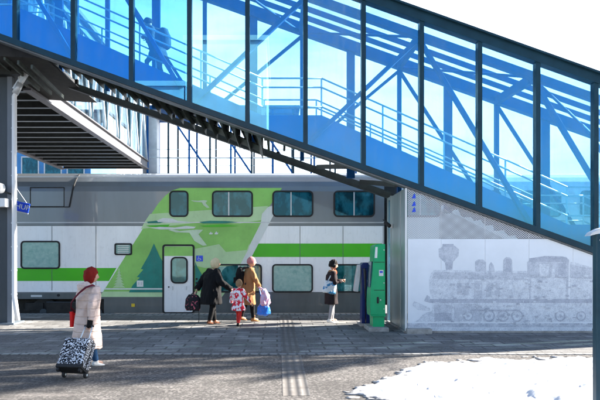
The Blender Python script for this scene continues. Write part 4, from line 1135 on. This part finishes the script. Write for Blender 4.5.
# suitcase
sc0 = G(75, 378); hand = on(w1, J['wrR'] + d * .09)
sc_ = empty('suitcase', 'rolling suitcase with black and white patterned shell tilted behind the woman', 'suitcase', loc=sc0)
v = hand - sc0; v.z = 0; yaw = math.atan2(v.y, v.x); dist = v.length
sc_.rotation_euler = (0, 0, yaw)
tl = math.atan2(hand.z - .06, dist)
u = Vector((math.cos(tl), 0, math.sin(tl))); nrm = Vector((-math.sin(tl), 0, math.cos(tl)))
o0 = Vector((.0, 0, .06)); hl = Vector((dist, 0, hand.z)) - o0; full = hl.length; ln = .49
def slab(a0, a1, n0, n1, y0, y1, seg=4, r=.05):
    prof = rrect(a0, a1, n0, n1, r, seg)
    return [o0 + u * a + nrm * b + Vector((0, y0, 0)) for a, b in prof], Vector((0, y1 - y0, 0))
mb = MB(); p_, e_ = slab(.03, ln, .0, .235, -.205, .205); mb.prism(p_, e_); shell = mb.build('shell', M['case'], sc_, bevel=.018)
mb = MB(); p_, e_ = slab(.025, ln + .005, .10, .118, -.208, .208, 4, .006); mb.prism(p_, e_); mb.build('zip_band', M['black'], sc_)
mb = MB(); p_, e_ = slab(.0, .06, -.005, .24, -.20, .20, 4, .02); mb.prism(p_, e_); mb.build('base_guard', M['black'], sc_)
for y in (-.075, .075):
    MB().tube([o0 + u * ln + nrm * .03 + Vector((0, y, 0)), o0 + u * (full - .0) + nrm * .01 + Vector((0, y * .75, 0))], .009, 8).build('handle_rod', M['rail'], sc_, True)
MB().tube([o0 + u * full + nrm * .01 + Vector((0, -.075, 0)), o0 + u * full + nrm * .01 + Vector((0, .075, 0))], .016, 10).build('grip', M['black'], sc_, True)
mb = MB(); mb.tube([o0 + u * (ln - .01) + nrm * .15 + Vector((0, y, 0)) for y in (-.07, .07)], .012, 8); mb.build('top_grip', M['black'], sc_)
for y in (-.17, .17):
    f = MB().tube([(0.0, y - .02, .05), (0.0, y + .02, .05)], .048, 18).build('wheel', M['black'], sc_, bevel=.006)
    MB().tube([(0, y - .023, .05), (0, y + .023, .05)], .02, 12).build('hub', M['rail'], f)
    f2 = o0 + u * .0 + nrm * .20 + Vector((0, y, -.02)); MB().tube([f2 - Vector((0, .018, 0)), f2 + Vector((0, .018, 0))], .035, 14).build('wheel', M['black'], sc_)

# 2. woman in black with blond hair
loc = G(211, 324.5); A2 = R(38)
ch_loc = G(238.5, 327); A3 = R(60)
w2, J = person('person', 'blond woman in a bulky black coat seen from behind leading a child by the hand', loc, A2, 1.70,
   dict(ftL=(.16, 0), ftR=(-.10, .02), turn=R(-10), lean=.07, elR=(.06, -.36, 1.14), wrR=(.30, -.52, .93), elL=(-.08, .33, 1.14), wrL=(-.25, .30, .92)))
trousers(w2, J, M['blackcloth'], 1.15); shoes(w2, J, M['brownshoe'])
coat(w2, J, M['blackcloth'], .32, 1.52, flare=.98, fold=.028, seed=5, sleeve=1.0)
hair(w2, J, M['blond'], .75, 1.24, .45, fold=.01)
mb = MB(); mb.tube([J['nek'] + Vector((.07 * math.cos(a), .085 * math.sin(a), .0)) for a in [R(t) for t in range(0, 361, 30)]], .035, 8); soft(mb.build('scarf', M['greycloth'], w2), .01, 3, .006)
handW = on(w2, J['wrR'])
b2 = empty('travel_bag', 'black bag with pink flowers hanging low behind the woman in black', 'bag', loc=on(w2, (-.34, .36, .36)), rz=A2 + .5)
mb = MB(); mb.tube([(0, 0, 0), (0, 0, .08), (.01, 0, .30), (.03, 0, .42)], [(.10, .20), (.12, .24), (.12, .22), (.06, .14)], 16, True, (1, 0, 0)); soft(mb.build('bag_body', M['bagflower'], b2), .014, 4, .012, .10)
wl_ = on(w2, J['wrL']) - b2.location; wl_ = Matrix.Rotation(-(A2 + .5), 3, 'Z') @ wl_
strap('strap', M['black'], b2, [Vector((0, -.10, .38)), wl_ * .8 + Vector((0, -.02, .06)), wl_ + Vector((0, 0, -.07)), wl_ * .8 + Vector((0, .04, .06)), Vector((0, .10, .38))], .035, .006)
strap('loose_strap', M['black'], b2, [Vector((.05, -.12, .12)), Vector((.08, -.14, -.10)), Vector((.10, -.12, -.33))], .025, .005)
# 3. child
hl_ = Matrix.Rotation(-A3, 3, 'Z') @ (handW - ch_loc)
sC = 1.16 / 1.7
w3, J = person('person', 'small child in a red coat with white leaf print walking between two adults', ch_loc, A3, 1.16,
   dict(ftL=(.10, 0), ftR=(-.16, .05), head=1.28, elL=tuple((Vector((.0, .22, .80 / sC * .78)) + Vector((hl_.x, hl_.y, 0)) / sC * .35)[:]), wrL=tuple((hl_ / sC + Vector((0, 0, -.10)))[:]),
        elR=(.02, -.32, 1.14), wrR=(.12, -.46, .92)))
trousers(w3, J, M['redcloth'], .95); shoes(w3, J, M['blackcloth'])
coat(w3, J, M['redpat'], .36, 1.16, flare=1.12, fold=.008, seed=9)
hair(w3, J, M['brownhair'], .55, 1.13, .40)
# 4. adult in camel coat
loc = G(247.5, 321.5); A4 = R(18)
w4, J = person('person', 'adult in a camel coat and dusty pink knitted hat walking right', loc, A4, 1.74,
   dict(ftL=(-.16, .03), ftR=(.14, 0), lean=.05, turn=R(-4), elR=(.12, -.26, 1.18), wrR=(.26, -.22, .95), elL=(.06, .27, 1.14), wrL=(.18, .25, .92)))
trousers(w4, J, M['blackcloth']); shoes(w4, J, M['tanshoe'], boot=True)
coat(w4, J, M['camel'], .27, 1.18, fold=.022, seed=13)
hair(w4, J, M['pinkhat'], .25, 1.17, .22, name='knitted_hat')
mb = MB(); mb.tube([J['nek'] + Vector((.075 * math.cos(a) + .02, .085 * math.sin(a), .012 * math.cos(a))) for a in [R(t) for t in range(0, 361, 30)]], .042, 8); soft(mb.build('fur_collar', M['fur'], w4), .01, 2, .012, .03)
bp = empty('backpack', 'black backpack worn over the camel coat', 'backpack', loc=on(w4, (-.22, .0, 1.0)), rz=A4)
mb = MB(); mb.tube([(0, 0, .0), (0, 0, .06), (0, 0, .30), (.02, 0, .44), (.04, 0, .50)], [(.07, .13), (.115, .17), (.12, .17), (.09, .14), (.04, .08)], 16, True, (1, 0, 0)); soft(mb.build('pack', M['blackcloth'], bp), .013, 4, .012, .1)
mb = MB(); mb.tube([(-.12, 0, .06), (-.12, 0, .22)], [(.05, .12), (.05, .11)], 12, True, (1, 0, 0)); soft(mb.build('pocket', M['blackcloth'], bp), .012, 3, .006)
for y in (-.13, .13): strap('strap', M['black'], bp, [Vector((.05, y * .8, .44)), Vector((.20, y, .50)), Vector((.385, y, .38)), Vector((.36, y, .20)), Vector((.10, y * 1.3, .03))], .05, .007)
hR = on(w4, J['wrR'])
b4 = empty('carrier_bag', 'bright blue plastic bag carried low by the adult in camel', 'bag', loc=hR + Vector((.13, -.05, -.80)), rz=R(10))
mb = MB(); mb.tube([(0, 0, 0), (0, 0, .05), (0, 0, .24), (0, 0, .36)], [(.09, .03), (.19, .10), (.17, .09), (.09, .03)], 16, True, (1, 0, 0)); soft(mb.build('bag_body', M['bluebag'], b4), .012, 3, .02, .09)
for y in (-.03, .03): strap('strap', M['bluebag'], b4, [Vector((-.06, y, .34)), Vector((-.09, 0, .56)), Vector((-.12, .03, .74)), Vector((-.06, y, .5)), Vector((.05, y, .34))], .02, .004)
b5 = empty('cloth_bag', 'pink printed cloth bag hanging above the blue plastic bag', 'bag', loc=hR + Vector((.18, -.20, -.52)), rz=R(20))
mb = MB(); mb.tube([(0, 0, 0), (0, 0, .06), (-.01, 0, .28), (-.05, 0, .46)], [(.08, .04), (.15, .08), (.13, .07), (.05, .03)], 16, True, (1, 0, 0)); soft(mb.build('bag_body', M['pinkbag'], b5), .012, 3, .022, .08)
strap('strap', M['pinkbag'], b5, [Vector((-.05, 0, .44)), Vector((-.14, .12, .50)), Vector((-.17, .18, .48))], .03, .006)
# 5. woman waiting
loc = G(331, 322.5); A5 = R(8)
w5, J = person('person', 'woman in a dark coat and grey trousers standing by the train looking at her phone', loc, A5, 1.66,
   dict(ftL=(.05, 0), ftR=(-.06, 0), lean=.02, tilt=R(14), elR=(.04, -.24, 1.10), wrR=(.26, -.14, 1.16), elL=(.05, .24, 1.10), wrL=(.27, .07, 1.15)))
trousers(w5, J, M['greycloth'], .92); shoes(w5, J, M['whiteshoe'])
coat(w5, J, M['darkcoat'], .30, 1.08, fold=.018, seed=21, flare=.95)
hair(w5, J, M['darkhair'], .5, 1.20, .34)
mb = MB(); mb.tube([J['nek'] + Vector((.07 * math.cos(a) + .01, .085 * math.sin(a), .010)) for a in [R(t) for t in range(0, 361, 30)]], .040, 8); soft(mb.build('fur_collar', M['fur'], w5), .01, 2, .012, .03)
mb = MB(); mb.ball(J['nek'] + Vector((.09, 0, -.02)), (.05, .05, .09)); soft(mb.build('scarf', M['scarf'], w5), .009, 2, .006)
Mh = J['Mh']
mb = MB(); mb.tube([Mh @ Vector((0, .098 * math.cos(R(t)), .02 + .125 * math.sin(R(t)))) for t in range(-10, 191, 20)], .010, 8)
for y in (-1, 1): mb.tube([Mh @ Vector((0, y * .085, 0)), Mh @ Vector((0, y * .108, 0))], .034, 12)
mb.build('headphones', M['black'], w5, True)
ph = empty('phone', 'phone held up in both hands by the woman in dark coat', 'phone', loc=on(w5, J['wrR'] + Vector((.09, .09, .02))), rz=A5)
mb = MB(); mb.bar((-.02, 0, 0), (.035, 0, .13), .072, .009); mb.build('case', M['phone'], ph, bevel=.003)
MB().bar((-.0255, 0, .008), (.0255, 0, .13), .064, .002).build('screen', M['win'], ph)
tb = empty('tote_bag', 'white and blue printed tote bag on the shoulder of the waiting woman', 'bag', loc=on(w5, (-.12, -.24, .80)), rz=A5)
mb = MB(); mb.tube([(0, 0, 0), (0, 0, .03), (0, 0, .22), (0, 0, .33)], [(.17, .02), (.19, .07), (.175, .055), (.165, .02)], 18, True, (1, 0, 0)); o = soft(mb.build('bag_body', M['tote'], tb), .011, 2, .010, .1)
tb.rotation_euler = (0, R(12), A5)
strap('strap', M['tote'], tb, [Vector((-.09, 0, .32)), Vector((-.03, .04, .48)), Vector((.06, .10, .60)), Vector((.09, .05, .48)), Vector((.09, 0, .32))], .03, .005)
# 6. person on the stairs
xs = -3.15; fz = floor(xs)
w6, J = person('person', 'person with a large backpack climbing the stairs inside the blue glass', (xs, 15.75, fz), R(180), 1.70,
   dict(ftL=(.28, .20), ftR=(-.14, .0), lean=.15, tilt=R(18), elR=(.10, -.25, 1.12), wrR=(.34, -.16, 1.20), elL=(.12, .25, 1.12), wrL=(.36, .12, 1.20)))
trousers(w6, J, M['slate']); shoes(w6, J, M['blackcloth'])
coat(w6, J, M['slate'], .40, 1.35, fold=.012, seed=31); hair(w6, J, M['darkhair'], .3, 1.14, .3)
b6 = empty('backpack', 'large rounded dark backpack on the person behind the blue stair glass', 'backpack', loc=on(w6, (-.20, 0, .92)), rz=R(180))
mb = MB(); mb.tube([(0, 0, .0), (0, 0, .06), (.02, 0, .30), (.07, 0, .46), (.12, 0, .52)], [(.08, .14), (.14, .19), (.16, .19), (.13, .16), (.06, .08)], 16, True, (1, 0, 0)); soft(mb.build('pack', M['slate'], b6), .014, 4, .01, .1)
for y in (-.12, .12): strap('strap', M['black'], b6, [Vector((.14, y, .46)), Vector((.36, y, .52)), Vector((.46, y, .36)), Vector((.20, y * 1.2, .05))], .05, .007)
b7 = empty('phone', 'phone held in front by the person climbing the stairs', 'phone', loc=on(w6, J['wrR'] + Vector((.10, .06, .02))), rz=R(180))
MB().bar((-.01, 0, 0), (.04, 0, .13), .072, .010).build('case', M['phone'], b7, bevel=.003)

# ------------------------------------------------------------------ bare tree at the right, outside the picture, whose shade falls on the paving
def bare_tree(loc, h, label, seed, z0=.55):
    rr = random.Random(seed); root = empty('bare_tree', label, 'tree', loc=loc)
    mt = paint('birch_bark', (.30, .28, .26), .8, .5, 6); tr_ = MB(); cr = MB()
    pts = [Vector((.03 * math.sin(k * 1.3), .03 * math.cos(k), h * k / 9)) for k in range(10)]
    tr_.tube(pts, [.13 * (1 - k / 9) + .015 for k in range(10)], 10); tr_.build('trunk', mt, root, True)
    def br(p, d, L_, r, dep):
        q = [p]; n = 4
        for k in range(n):
            d = (d + Vector((rr.uniform(-.25, .25), rr.uniform(-.25, .25), rr.uniform(-.05, .16)))).normalized(); q.append(q[-1] + d * L_ / n)
        cr.tube(q, [r * (1 - .18 * k) for k in range(n + 1)], 5 if dep < 2 else 3, False)
        if dep < 3:
            for k in range(1, n + 1):
                for _ in range(2 if dep else 2):
                    e = (d + Vector((rr.uniform(-1, 1), rr.uniform(-1, 1), rr.uniform(-.3, .7)))).normalized(); br(q[k], e, L_ * rr.uniform(.35, .6), r * .5, dep + 1)
    for k in range(28):
        t = z0 + (1 - z0) * k / 28; a = rr.uniform(0, 6.28); z = h * t
        br(Vector((0, 0, z)), Vector((math.cos(a), math.sin(a), rr.uniform(.3, .9))).normalized(), 1.15 * (1.25 - t * .6), .035, 0)
    cr.build('crown', mt, root); return root
bare_tree((14.0, 14.3, 0), 10.6, 'bare birch tree beyond the right edge, nearest to the stairs', 4, .56)
bare_tree((17.0, 15.2, 0), 12.2, 'taller bare birch tree beyond the right edge, farther along', 8, .58)
bare_tree((12.9, 15.3, 0), 9.6, 'bare birch tree beyond the right edge, closest behind the stair foot', 21, .56)
